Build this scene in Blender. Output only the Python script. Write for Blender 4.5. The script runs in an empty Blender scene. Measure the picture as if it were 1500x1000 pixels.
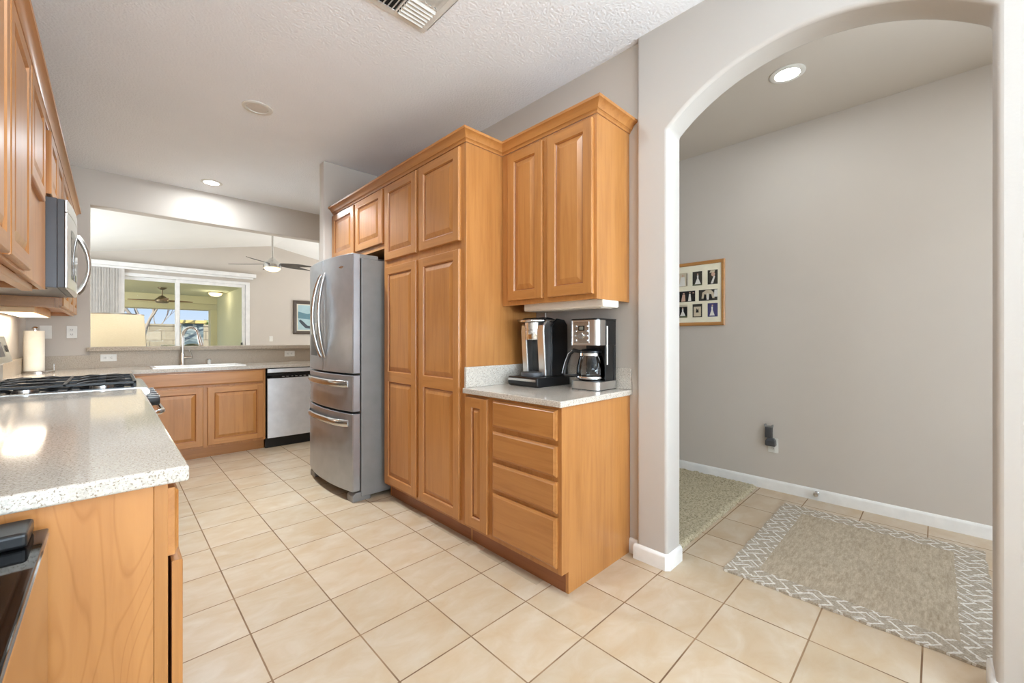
import bpy, bmesh, math, random
from mathutils import Vector, Matrix
random.seed(7)
SC = bpy.context.scene
COL = SC.collection
R = math.radians
sin, cos, pi = math.sin, math.cos, math.pi

# ------------------------------------------------------------------ camera
YAW = 44.157
cd = bpy.data.cameras.new('camera')
cam = bpy.data.objects.new('camera', cd)
COL.objects.link(cam)
cam.location = (0, 0, 1.2)
cam.rotation_euler = (R(90), 0, R(-YAW))
cd.sensor_width = 36.0
cd.lens = 604.4 / 1500 * 36
cd.shift_y = -4.14 / 1500
cd.clip_start = 0.02
cd.clip_end = 400
SC.camera = cam

# ------------------------------------------------------------------ world, sun, fill lamps, exposure
SC.view_settings.view_transform = 'Standard'
SC.view_settings.look = 'None'
SC.view_settings.gamma = 1.0
SC.view_settings.use_curve_mapping = False
SC.view_settings.exposure = 0.64
SC.cycles.max_bounces = 10
SC.cycles.diffuse_bounces = 6
SC.cycles.glossy_bounces = 5
SC.cycles.transmission_bounces = 8
SC.cycles.transparent_max_bounces = 12
SC.cycles.sample_clamp_indirect = 6.0
SC.cycles.caustics_reflective = False
SC.cycles.caustics_refractive = False
SC.cycles.use_denoising = True

w = bpy.data.worlds.new('sky')
SC.world = w
w.use_nodes = True
nt = w.node_tree
nt.nodes.clear()
wo = nt.nodes.new('ShaderNodeOutputWorld')
bg = nt.nodes.new('ShaderNodeBackground')
tcw = nt.nodes.new('ShaderNodeTexCoord')
sxyz = nt.nodes.new('ShaderNodeSeparateXYZ')
nt.links.new(tcw.outputs['Generated'], sxyz.inputs[0])
skyramp = nt.nodes.new('ShaderNodeValToRGB')
els = skyramp.color_ramp.elements
els[0].position, els[0].color = 0.0, (0.70, 0.80, 0.96, 1)
els[1].position, els[1].color = 0.5, (0.16, 0.34, 0.76, 1)
nx_ = els.new(0.10)
nx_.color = (0.46, 0.64, 0.95, 1)
nt.links.new(sxyz.outputs[2], skyramp.inputs[0])
nt.links.new(skyramp.outputs[0], bg.inputs[0])
bg.inputs['Strength'].default_value = 0.72
nt.links.new(bg.outputs[0], wo.inputs[0])


def lamp(name, kind, loc, rot, power, color=(1, 1, 1), **kw):
    ld = bpy.data.lights.new(name, kind)
    ld.energy = power
    ld.color = color
    for k, v in kw.items():
        setattr(ld, k, v)
    lo = bpy.data.objects.new(name, ld)
    COL.objects.link(lo)
    lo.location = loc
    lo.rotation_euler = rot
    return lo


lamp('sun', 'SUN', (-20, 0, 30), (R(50), 0, R(-50)), 4.6, (1.0, 0.95, 0.86), angle=R(0.6))
# fill lamp added behind the camera, tilted up to brighten the ceiling
lamp('rear_fill_lamp', 'AREA', (0.75, -5.02, 1.35), (R(155), 0, 0), 270, (0.68, 0.85, 1.0),
     shape='RECTANGLE', size=2.2, size_y=1.4)
# fill lamp added at the left wall, behind the viewpoint, for the ceiling
lamp('left_fill_lamp', 'AREA', (-0.53, -1.75, 1.65), (R(148), 0, R(-35)), 30, (0.72, 0.87, 1.0),
     shape='RECTANGLE', size=1.5, size_y=1.0)
# fill lamp added on the right behind the viewpoint, for the left cabinets
lamp('side_fill_lamp', 'AREA', (2.00, -1.65, 1.25), (R(120), 0, R(62)), 72, (0.78, 0.90, 1.0),
     shape='RECTANGLE', size=1.9, size_y=1.3)
# unseen fill lamps added in the hall and at both living-room side walls
lamp('hall_fill_lamp', 'AREA', (3.80, -1.6, 1.45), (R(125), 0, R(90)), 2, (0.86, 0.94, 1.0),
     shape='RECTANGLE', size=1.4, size_y=1.7)
lamp('living_left_fill_lamp', 'AREA', (-2.42, 7.6, 1.5), (R(112), 0, R(-118)), 175, (0.80, 0.91, 1.0),
     shape='RECTANGLE', size=2.4, size_y=1.8)
lamp('living_right_fill_lamp', 'AREA', (5.42, 8.0, 1.4), (R(145), 0, R(98)), 100, (0.92, 0.96, 1.0),
     shape='RECTANGLE', size=2.6, size_y=1.8)

# ------------------------------------------------------------------ materials


def lin(r, g, b):
    def f(c):
        c /= 255.0
        return c / 12.92 if c <= 0.04045 else ((c + 0.055) / 1.055) ** 2.4
    return (f(r), f(g), f(b), 1.0)


def mat_base(name):
    m = bpy.data.materials.new(name)
    m.use_nodes = True
    t = m.node_tree
    b = t.nodes.get('Principled BSDF')
    return m, t, b


def N(t, kind, **kw):
    n = t.nodes.new(kind)
    for k, v in kw.items():
        setattr(n, k, v)
    return n


def coords(t, scale=(1, 1, 1), random_shift=False):
    tc = N(t, 'ShaderNodeTexCoord')
    mp = N(t, 'ShaderNodeMapping')
    mp.inputs['Scale'].default_value = scale
    t.links.new(tc.outputs['Object'], mp.inputs['Vector'])
    if random_shift:
        oi = N(t, 'ShaderNodeObjectInfo')
        ml = N(t, 'ShaderNodeMath', operation='MULTIPLY')
        ml.inputs[1].default_value = 37.0
        t.links.new(oi.outputs['Random'], ml.inputs[0])
        t.links.new(ml.outputs[0], mp.inputs['Location'])
    return mp.outputs['Vector']


def noise(t, vec, scale, detail=4, rough=0.55, dist=0.0):
    n = N(t, 'ShaderNodeTexNoise')
    n.inputs['Scale'].default_value = scale
    n.inputs['Detail'].default_value = detail
    n.inputs['Roughness'].default_value = rough
    n.inputs['Distortion'].default_value = dist
    t.links.new(vec, n.inputs['Vector'])
    return n.outputs['Fac']


def ramp(t, fac, stops):
    r = N(t, 'ShaderNodeValToRGB')
    e = r.color_ramp.elements
    e[0].position, e[0].color = stops[0][0], stops[0][1]
    e[1].position, e[1].color = stops[-1][0], stops[-1][1]
    for p, c in stops[1:-1]:
        x = e.new(p)
        x.color = c
    t.links.new(fac, r.inputs[0])
    return r.outputs[0]


def bump(t, b, fac, strength, dist=0.002):
    bp = N(t, 'ShaderNodeBump')
    bp.inputs['Strength'].default_value = strength
    bp.inputs['Distance'].default_value = dist
    t.links.new(fac, bp.inputs['Height'])
    t.links.new(bp.outputs[0], b.inputs['Normal'])


def mixc(t, fac, a, c, mode='MIX'):
    m = N(t, 'ShaderNodeMix', data_type='RGBA', blend_type=mode)
    for sock, v in ((m.inputs[0], fac), (m.inputs[6], a), (m.inputs[7], c)):
        if isinstance(v, (int, float, tuple)):
            sock.default_value = v
        else:
            t.links.new(v, sock)
    return m.outputs[2]


def plain(name, col, rough=0.5, metal=0.0, spec=None, emit=None, estr=0.0, coat=0.0, trans=0.0, ior=None):
    m, t, b = mat_base(name)
    # a whisper of procedural variation so that no surface is dead flat
    v = coords(t, (1, 1, 1))
    f = noise(t, v, 9.0, 3)
    c2 = tuple(min(1, x * 1.06) for x in col[:3]) + (1,)
    c1 = tuple(x * 0.94 for x in col[:3]) + (1,)
    t.links.new(ramp(t, f, [(0.3, c1), (0.7, c2)]), b.inputs['Base Color'])
    b.inputs['Roughness'].default_value = rough
    b.inputs['Metallic'].default_value = metal
    if spec is not None:
        b.inputs['Specular IOR Level'].default_value = spec
    if emit:
        b.inputs['Emission Color'].default_value = emit
        b.inputs['Emission Strength'].default_value = estr
    b.inputs['Coat Weight'].default_value = coat
    b.inputs['Transmission Weight'].default_value = trans
    if ior:
        b.inputs['IOR'].default_value = ior
    return m


def paint(name, col, bscale=160, bstr=0.12, rough=0.6, bdist=0.0015, detail=3):
    m, t, b = mat_base(name)
    v = coords(t)
    f = noise(t, v, 2.5, 2)
    c1 = tuple(x * 0.975 for x in col[:3]) + (1,)
    t.links.new(ramp(t, f, [(0.3, c1), (0.7, col)]), b.inputs['Base Color'])
    b.inputs['Roughness'].default_value = rough
    b.inputs['Specular IOR Level'].default_value = 0.3
    bump(t, b, noise(t, v, bscale, detail, 0.5), bstr, bdist)
    return m


def wood(name, axis, col=(186, 128, 70), contrast=0.16, cathedral=False):
    m, t, b = mat_base(name)
    s = [22.0, 22.0, 22.0]
    s['xyz'.index(axis)] = 1.3
    v = coords(t, tuple(s), True)
    f = noise(t, v, 1.6, 6, 0.6, 0.6)
    s2 = [3.2, 3.2, 3.2]
    s2['xyz'.index(axis)] = 0.8
    v2 = coords(t, tuple(s2), True)
    f2 = noise(t, v2, 1.5, 3, 0.5, 0.8)
    c = lin(*col)
    d = tuple(x * (1 - contrast * k) for x, k in zip(c[:3], (0.9, 1.25, 1.6))) + (1,)
    u = tuple(min(1, x * (1 + contrast * k)) for x, k in zip(c[:3], (0.5, 0.7, 0.9))) + (1,)
    fine = ramp(t, f, [(0.3, d), (0.52, c), (0.75, u)])
    blot = ramp(t, f2, [(0.3, (0.84, 0.80, 0.74, 1)), (0.7, (1.0, 1.0, 1.0, 1))])
    out = mixc(t, 1.0, fine, blot, 'MULTIPLY')
    if cathedral:
        s3 = [5.5, 5.5, 5.5]
        s3['xyz'.index(axis)] = 1.1
        v3 = coords(t, tuple(s3), True)
        nz = noise(t, v3, 0.6, 2.2, 0.45, 0.9)
        mm = N(t, 'ShaderNodeMath', operation='MULTIPLY')
        mm.inputs[1].default_value = 42.0
        t.links.new(nz, mm.inputs[0])
        fr = N(t, 'ShaderNodeMath', operation='FRACT')
        t.links.new(mm.outputs[0], fr.inputs[0])
        line = ramp(t, fr.outputs[0], [(0.0, (0.83, 0.76, 0.66, 1)), (0.14, (1, 1, 1, 1)), (0.9, (1, 1, 1, 1)), (1.0, (0.84, 0.78, 0.68, 1))])
        out = mixc(t, 0.8, out, line, 'MULTIPLY')
    t.links.new(out, b.inputs['Base Color'])
    b.inputs['Roughness'].default_value = 0.36
    b.inputs['Specular IOR Level'].default_value = 0.5
    b.inputs['Coat Weight'].default_value = 0.25
    b.inputs['Coat Roughness'].default_value = 0.22
    return m


def quartz(name, col, rough=0.085, spec=0.75):
    m, t, b = mat_base(name)
    v = coords(t)
    a = noise(t, v, 240, 2, 0.65)
    c = noise(t, v, 150, 3, 0.6)
    base = ramp(t, c, [(0.36, tuple(x * 0.78 for x in col[:3]) + (1,)), (0.62, col)])
    fleck = ramp(t, a, [(0.34, (0.46, 0.39, 0.32, 1)), (0.45, (1, 1, 1, 1)), (0.62, (1, 1, 1, 1)), (0.72, (1.15, 1.15, 1.12, 1))])
    t.links.new(mixc(t, 1.0, base, fleck, 'MULTIPLY'), b.inputs['Base Color'])
    b.inputs['Roughness'].default_value = rough
    b.inputs['Specular IOR Level'].default_value = spec
    return m


def steel(name, col=(0.56, 0.56, 0.55), rough=0.27, axis='z', amount=0.05):
    m, t, b = mat_base(name)
    s = [90.0, 90.0, 90.0]
    s['xyz'.index(axis)] = 1.0
    v = coords(t, tuple(s))
    f = noise(t, v, 3.0, 4)
    rr = N(t, 'ShaderNodeMapRange')
    rr.inputs['To Min'].default_value = rough - amount
    rr.inputs['To Max'].default_value = rough + amount
    t.links.new(f, rr.inputs['Value'])
    t.links.new(rr.outputs[0], b.inputs['Roughness'])
    b.inputs['Base Color'].default_value = col + (1,)
    b.inputs['Metallic'].default_value = 1.0
    return m


def tile_mat():
    m, t, b = mat_base('floor_tile')
    tc = N(t, 'ShaderNodeTexCoord')
    sp = N(t, 'ShaderNodeSeparateXYZ')
    t.links.new(tc.outputs['Object'], sp.inputs[0])
    P = 0.3174

    def M(op, a, c=None, d=None):
        n = N(t, 'ShaderNodeMath', operation=op)
        for i, q in enumerate((a, c, d)):
            if q is None:
                continue
            if isinstance(q, (int, float)):
                n.inputs[i].default_value = q
            else:
                t.links.new(q, n.inputs[i])
        return n.outputs[0]
    gx = M('DIVIDE', M('SUBTRACT', sp.outputs[0], 0.406 - 10 * P), P)
    gy = M('DIVIDE', M('SUBTRACT', sp.outputs[1], 2.2608 - 20 * P), P)
    dx = M('ABSOLUTE', M('SUBTRACT', M('FRACT', M('ADD', gx, 0.5)), 0.5))
    dy = M('ABSOLUTE', M('SUBTRACT', M('FRACT', M('ADD', gy, 0.5)), 0.5))
    dd = M('MINIMUM', dx, dy)
    grout = N(t, 'ShaderNodeMapRange', interpolation_type='SMOOTHSTEP')
    grout.inputs['From Min'].default_value = 0.0065
    grout.inputs['From Max'].default_value = 0.0115
    t.links.new(dd, grout.inputs['Value'])
    g = grout.outputs[0]
    # one random tone per tile
    cx = M('FLOOR', gx)
    cy = M('FLOOR', gy)
    cb = N(t, 'ShaderNodeCombineXYZ')
    t.links.new(cx, cb.inputs[0])
    t.links.new(cy, cb.inputs[1])
    wn = N(t, 'ShaderNodeTexWhiteNoise', noise_dimensions='3D')
    t.links.new(cb.outputs[0], wn.inputs['Vector'])
    # offset the mottling per tile
    va = N(t, 'ShaderNodeVectorMath', operation='MULTIPLY_ADD')
    t.links.new(wn.outputs['Color'], va.inputs[0])
    va.inputs[1].default_value = (7, 7, 7)
    t.links.new(tc.outputs['Object'], va.inputs[2])
    mp = N(t, 'ShaderNodeMapping')
    mp.inputs['Scale'].default_value = (1.0, 1.6, 1)
    mp.inputs['Rotation'].default_value = (0, 0, R(35))
    t.links.new(va.outputs[0], mp.inputs['Vector'])
    f = noise(t, mp.outputs[0], 6.5, 5, 0.55, 0.5)
    tile = ramp(t, f, [(0.28, lin(188, 163, 131)), (0.5, lin(194, 174, 147)), (0.72, lin(202, 187, 166))])
    tone = ramp(t, wn.outputs['Value'], [(0.0, (0.95, 0.95, 0.94, 1)), (1.0, (1.03, 1.03, 1.03, 1))])
    tile = mixc(t, 1.0, tile, tone, 'MULTIPLY')
    gn = noise(t, tc.outputs['Object'], 5.0, 3)
    gcol = ramp(t, gn, [(0.35, lin(112, 84, 58)), (0.65, lin(150, 122, 92))])
    col = mixc(t, g, gcol, tile)
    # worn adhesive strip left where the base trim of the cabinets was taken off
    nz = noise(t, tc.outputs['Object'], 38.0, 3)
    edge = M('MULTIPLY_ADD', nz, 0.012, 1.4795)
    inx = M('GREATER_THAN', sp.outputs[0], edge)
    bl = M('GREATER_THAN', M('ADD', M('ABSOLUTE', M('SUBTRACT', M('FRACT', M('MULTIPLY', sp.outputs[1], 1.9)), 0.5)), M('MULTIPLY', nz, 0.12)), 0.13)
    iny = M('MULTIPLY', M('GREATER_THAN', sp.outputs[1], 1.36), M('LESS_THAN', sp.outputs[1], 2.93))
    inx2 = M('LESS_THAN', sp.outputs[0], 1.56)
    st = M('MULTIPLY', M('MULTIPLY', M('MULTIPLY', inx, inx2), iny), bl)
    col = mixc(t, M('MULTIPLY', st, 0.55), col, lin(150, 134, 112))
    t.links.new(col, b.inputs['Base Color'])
    rr = N(t, 'ShaderNodeMapRange')
    rr.inputs['To Min'].default_value = 0.8
    rr.inputs['To Max'].default_value = 0.34
    t.links.new(g, rr.inputs['Value'])
    t.links.new(rr.outputs[0], b.inputs['Roughness'])
    hb = M('ADD', g, M('MULTIPLY', f, 0.12))
    bump(t, b, hb, 0.35, 0.002)
    return m


def rug_mat():
    """cream and taupe braided lattice border round a plain taupe field (object coords centred)"""
    m, t, b = mat_base('patterned_rug')
    tc = N(t, 'ShaderNodeTexCoord')
    sp = N(t, 'ShaderNodeSeparateXYZ')
    nz = N(t, 'ShaderNodeTexNoise')
    nz.inputs['Scale'].default_value = 60
    t.links.new(tc.outputs['Object'], nz.inputs['Vector'])
    va = N(t, 'ShaderNodeVectorMath', operation='MULTIPLY_ADD')
    t.links.new(nz.outputs['Color'], va.inputs[0])
    va.inputs[1].default_value = (0.011, 0.011, 0)
    t.links.new(tc.outputs['Object'], va.inputs[2])
    t.links.new(va.outputs[0], sp.inputs[0])

    def M(op, a, c=None, d=None):
        n = N(t, 'ShaderNodeMath', operation=op)
        for i, q in enumerate((a, c, d)):
            if q is None:
                continue
            if isinstance(q, (int, float)):
                n.inputs[i].default_value = q
            else:
                t.links.new(q, n.inputs[i])
        return n.outputs[0]
    HX, HY, B = 0.615, 0.4775, 0.125
    x, y = sp.outputs[0], sp.outputs[1]
    ax = M('ABSOLUTE', x)
    ay = M('ABSOLUTE', y)
    inner = M('MULTIPLY', M('LESS_THAN', ax, HX - B), M('LESS_THAN', ay, HY - B))
    # braid: two families of diagonal strokes, alternating in a checker of cells
    u = M('DIVIDE', x, 0.095)
    v = M('DIVIDE', y, 0.095)

    def zig(p, q, k, ph):
        tri = M('ABSOLUTE', M('SUBTRACT', M('FRACT', M('ADD', p, ph)), 0.5))
        return M('ABSOLUTE', M('SUBTRACT', M('FRACT', M('ADD', M('MULTIPLY', q, k), M('MULTIPLY', tri, 1.6))), 0.5))
    za = M('LESS_THAN', zig(u, v, 1.7, 0.0), 0.11)
    zb = M('LESS_THAN', zig(v, u, 1.7, 0.25), 0.10)
    par = M('GREATER_THAN', M('FRACT', M('MULTIPLY', M('ADD', u, v), 0.5)), 0.45)
    pat = M('MAXIMUM', M('MULTIPLY', za, M('SUBTRACT', 1.0, M('MULTIPLY', par, 0.55))), M('MULTIPLY', zb, par))
    wob = noise(t, tc.outputs['Object'], 140, 3, 0.7)
    taupe = ramp(t, wob, [(0.3, lin(150, 138, 122)), (0.7, lin(196, 184, 166))])
    field = ramp(t, noise(t, coords(t, (0.5, 2.0, 1)), 45, 5, 0.75), [(0.32, lin(158, 142, 120)), (0.68, lin(200, 186, 164))])
    cream = ramp(t, wob, [(0.3, lin(205, 200, 190)), (0.7, lin(240, 236, 228))])
    border = mixc(t, pat, taupe, cream)
    col = mixc(t, inner, border, field)
    t.links.new(col, b.inputs['Base Color'])
    b.inputs['Roughness'].default_value = 0.95
    b.inputs['Specular IOR Level'].default_value = 0.1
    h = M('ADD', M('MULTIPLY', pat, M('SUBTRACT', 0.8, M('MULTIPLY', inner, 0.8))), M('MULTIPLY', wob, 0.9))
    bump(t, b, h, 0.8, 0.006)
    return m


MW = {
    'wall': paint('wall_paint', lin(198, 189, 179)),
    'wall_tex': paint('textured_wall_paint', lin(192, 186, 179), 95, 0.22, 0.6, 0.002),
    'ceil': paint('ceiling_texture', lin(242, 244, 248), 80, 0.9, 0.5, 0.0055, 3),
    'white_trim': plain('white_trim', lin(232, 230, 226), 0.4),
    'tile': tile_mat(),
    'wz': wood('maple_vertical', 'z'),
    'wy': wood('maple_along_run', 'y'),
    'wx': wood('maple_along_depth', 'x'),
    'wcath': wood('maple_end_panel', 'z', (194, 134, 76), 0.12, True),
    'win': plain('cabinet_inside', lin(225, 188, 140), 0.5),
    'wdark': wood('toe_kick_wood_groove_shade', 'y', (150, 92, 52), 0.2),
    'quartz': quartz('quartz', lin(212, 204, 192)),
    'quartz2': quartz('quartz_warm', lin(192, 178, 160), 0.42, 0.35),
    'steel': plain('brushed_steel', lin(172, 175, 179), 0.34, 0.78),
    'steel_h': steel('brushed_steel_side', (0.60, 0.60, 0.59), 0.24, 'y'),
    'dw_steel': plain('dishwasher_steel', lin(226, 228, 231), 0.40, 0.45),
    'steel_x': steel('brushed_steel_front', (0.72, 0.72, 0.71), 0.30, 'z'),
    'chrome': steel('chrome', (0.75, 0.75, 0.75), 0.10, 'z', 0.03),
    'nickel': steel('nickel', (0.58, 0.56, 0.53), 0.24, 'z', 0.04),
    'mirror_steel': steel('polished_steel', (0.50, 0.47, 0.44), 0.07, 'z', 0.02),
    'grey_side': plain('grey_painted_steel', lin(132, 131, 129), 0.42),
    'dgrey': plain('dark_grey_plastic', lin(70, 70, 72), 0.4),
    'mw_side': plain('microwave_side', lin(72, 72, 76), 0.35),
    'black': plain('black_plastic', lin(22, 22, 23), 0.32),
    'black_gloss': plain('black_glass', lin(12, 12, 13), 0.04, spec=0.45),
    'iron': plain('cast_iron', lin(30, 30, 31), 0.45),
    'rubber': plain('rubber', lin(28, 28, 28), 0.7),
    'paper': plain('paper_towel_paper', lin(244, 236, 220), 0.9),
    'white': plain('white_plastic', lin(220, 217, 210), 0.35),
    'almond': plain('cream_plastic', lin(232, 224, 210), 0.4),
    'porcelain': plain('white_sink', lin(244, 242, 238), 0.15),
    'slot': plain('dark_slot', lin(40, 38, 36), 0.6),
    'duct': plain('dark_duct', lin(34, 33, 31), 0.8),
    'shade': plain('linen_shade', lin(232, 222, 198), 0.85, trans=0.0),
    'brass': steel('bronze', (0.33, 0.27, 0.20), 0.35),
    'fan_blade': plain('dark_fan_blade', lin(84, 80, 76), 0.45),
    'fan_wood': plain('brown_fan_blade', lin(150, 118, 84), 0.5),
    'vinyl': plain('white_vinyl', lin(226, 224, 222), 0.4),
    'blind': plain('blind_vane', lin(206, 202, 198), 0.6),
    'frame_wood': wood('picture_frame_wood', 'y', (196, 142, 84), 0.14),
    'frame_dark': plain('dark_picture_frame', lin(74, 62, 52), 0.45),
    'matboard': plain('cream_mat', lin(238, 230, 206), 0.8),
    'stucco': paint('patio_stucco', lin(224, 226, 204), 60, 0.4, 0.85, 0.004),
    'stucco_b': paint('patio_beam_stucco', lin(232, 226, 196), 60, 0.4, 0.85, 0.004),
    'ground': paint('yard_ground', lin(180, 164, 138), 12, 0.6, 0.9, 0.02),
    'carpet': paint('living_carpet', lin(196, 182, 162), 220, 0.8, 0.95, 0.006),
    'rug': rug_mat(),
    'bark': paint('pale_bark', lin(176, 164, 150), 40, 0.6, 0.9, 0.006),
    'twig': plain('thin_twigs', lin(120, 104, 92), 0.8),
    'leaf': plain('shrub_leaf', lin(150, 160, 84), 0.7),
    'glow': None, 'warm_glow': None,
}


def emitter(name, col, s):
    m, t, b = mat_base(name)
    b.inputs['Base Color'].default_value = col
    b.inputs['Emission Color'].default_value = col
    b.inputs['Emission Strength'].default_value = s
    return m


MW['glow'] = emitter('lit_diffuser', (1.0, 0.97, 0.92, 1), 9.0)
MW['warm_glow'] = emitter('warm_lit_glass', (1.0, 0.78, 0.48, 1), 1.3)
MW['under_glow'] = emitter('under_cabinet_lens', (1.0, 0.86, 0.66, 1), 1.6)
MW['off_lens'] = plain('unlit_diffuser', lin(214, 208, 200), 0.5)


def shag_mat():
    m, t, b = mat_base('shag_pile')
    v = coords(t)
    f = noise(t, v, 75, 4, 0.75)
    t.links.new(ramp(t, f, [(0.3, lin(120, 106, 82)), (0.48, lin(204, 191, 160)), (0.72, lin(232, 222, 196))]), b.inputs['Base Color'])
    b.inputs['Roughness'].default_value = 0.95
    b.inputs['Specular IOR Level'].default_value = 0.05
    bump(t, b, noise(t, v, 110, 4, 0.7), 1.0, 0.012)
    return m


MW['shag'] = shag_mat()


def block_mat():
    m, t, b = mat_base('garden_blocks')
    v = coords(t)
    br = N(t, 'ShaderNodeTexBrick')
    br.inputs['Scale'].default_value = 1.0
    br.inputs['Brick Width'].default_value = 0.8
    br.inputs['Row Height'].default_value = 0.4
    br.inputs['Mortar Size'].default_value = 0.012
    br.inputs['Color1'].default_value = lin(190, 178, 156)
    br.inputs['Color2'].default_value = lin(170, 160, 140)
    br.inputs['Mortar'].default_value = lin(128, 118, 102)
    mp = N(t, 'ShaderNodeMapping')
    mp.inputs['Rotation'].default_value = (R(-90), 0, 0)
    t.links.new(v, mp.inputs['Vector'])
    t.links.new(mp.outputs[0], br.inputs['Vector'])
    f = noise(t, v, 3.0, 5, 0.7)
    t.links.new(mixc(t, 1.0, br.outputs['Color'], ramp(t, f, [(0.3, (0.8, 0.8, 0.78, 1)), (0.7, (1.05, 1.04, 1.0, 1))]), 'MULTIPLY'), b.inputs['Base Color'])
    b.inputs['Roughness'].default_value = 0.9
    bump(t, b, br.outputs['Fac'], -0.4, 0.01)
    return m


MW['blocks'] = block_mat()


def stone_mat():
    m, t, b = mat_base('stacked_stone')
    v = coords(t, (2.2, 2.2, 6.5))
    vo = N(t, 'ShaderNodeTexVoronoi')
    vo.inputs['Scale'].default_value = 1.6
    t.links.new(v, vo.inputs['Vector'])
    sep = N(t, 'ShaderNodeSeparateColor')
    t.links.new(vo.outputs['Color'], sep.inputs[0])
    t.links.new(ramp(t, sep.outputs[0], [(0.1, lin(96, 112, 118)), (0.5, lin(136, 150, 152)), (0.9, lin(176, 184, 180))]), b.inputs['Base Color'])
    b.inputs['Roughness'].default_value = 0.85
    bump(t, b, vo.outputs['Distance'], 0.6, 0.03)
    return m


MW['stone'] = stone_mat()


def glass_mat(name, tint=(1, 1, 1, 1), refl=1.0):
    m = bpy.data.materials.new(name)
    m.use_nodes = True
    t = m.node_tree
    t.nodes.clear()
    o = N(t, 'ShaderNodeOutputMaterial')
    tr = N(t, 'ShaderNodeBsdfTransparent')
    tr.inputs[0].default_value = tint
    gl = N(t, 'ShaderNodeBsdfGlossy')
    gl.inputs['Roughness'].default_value = 0.01
    fr = N(t, 'ShaderNodeFresnel')
    fr.inputs['IOR'].default_value = 1.45
    mx = N(t, 'ShaderNodeMixShader')
    ml = N(t, 'ShaderNodeMath', operation='MULTIPLY')
    ml.inputs[1].default_value = refl
    t.links.new(fr.outputs[0], ml.inputs[0])
    t.links.new(ml.outputs[0], mx.inputs[0])
    t.links.new(tr.outputs[0], mx.inputs[1])
    t.links.new(gl.outputs[0], mx.inputs[2])
    t.links.new(mx.outputs[0], o.inputs[0])
    return m


MW['pane'] = glass_mat('window_glass', (0.97, 0.98, 0.96, 1), 0.04)
MW['carafe'] = glass_mat('carafe_glass', (0.93, 0.94, 0.94, 1))


# translucent linen for the lamp shade
def shade_mat():
    m = bpy.data.materials.new('linen_lampshade')
    m.use_nodes = True
    t = m.node_tree
    t.nodes.clear()
    o = N(t, 'ShaderNodeOutputMaterial')
    d = N(t, 'ShaderNodeBsdfDiffuse')
    tl = N(t, 'ShaderNodeBsdfTranslucent')
    v = coords(t, (1, 1, 6))
    f = noise(t, v, 60, 3)
    c = ramp(t, f, [(0.3, lin(226, 214, 186)), (0.7, lin(240, 230, 206))])
    t.links.new(c, d.inputs[0])
    tl.inputs[0].default_value = lin(244, 230, 200)
    mx = N(t, 'ShaderNodeMixShader')
    mx.inputs[0].default_value = 0.42
    t.links.new(d.outputs[0], mx.inputs[1])
    t.links.new(tl.outputs[0], mx.inputs[2])
    t.links.new(mx.outputs[0], o.inputs[0])
    return m


MW['shade'] = shade_mat()

# ------------------------------------------------------------------ mesh helpers
BASE = {}


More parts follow.
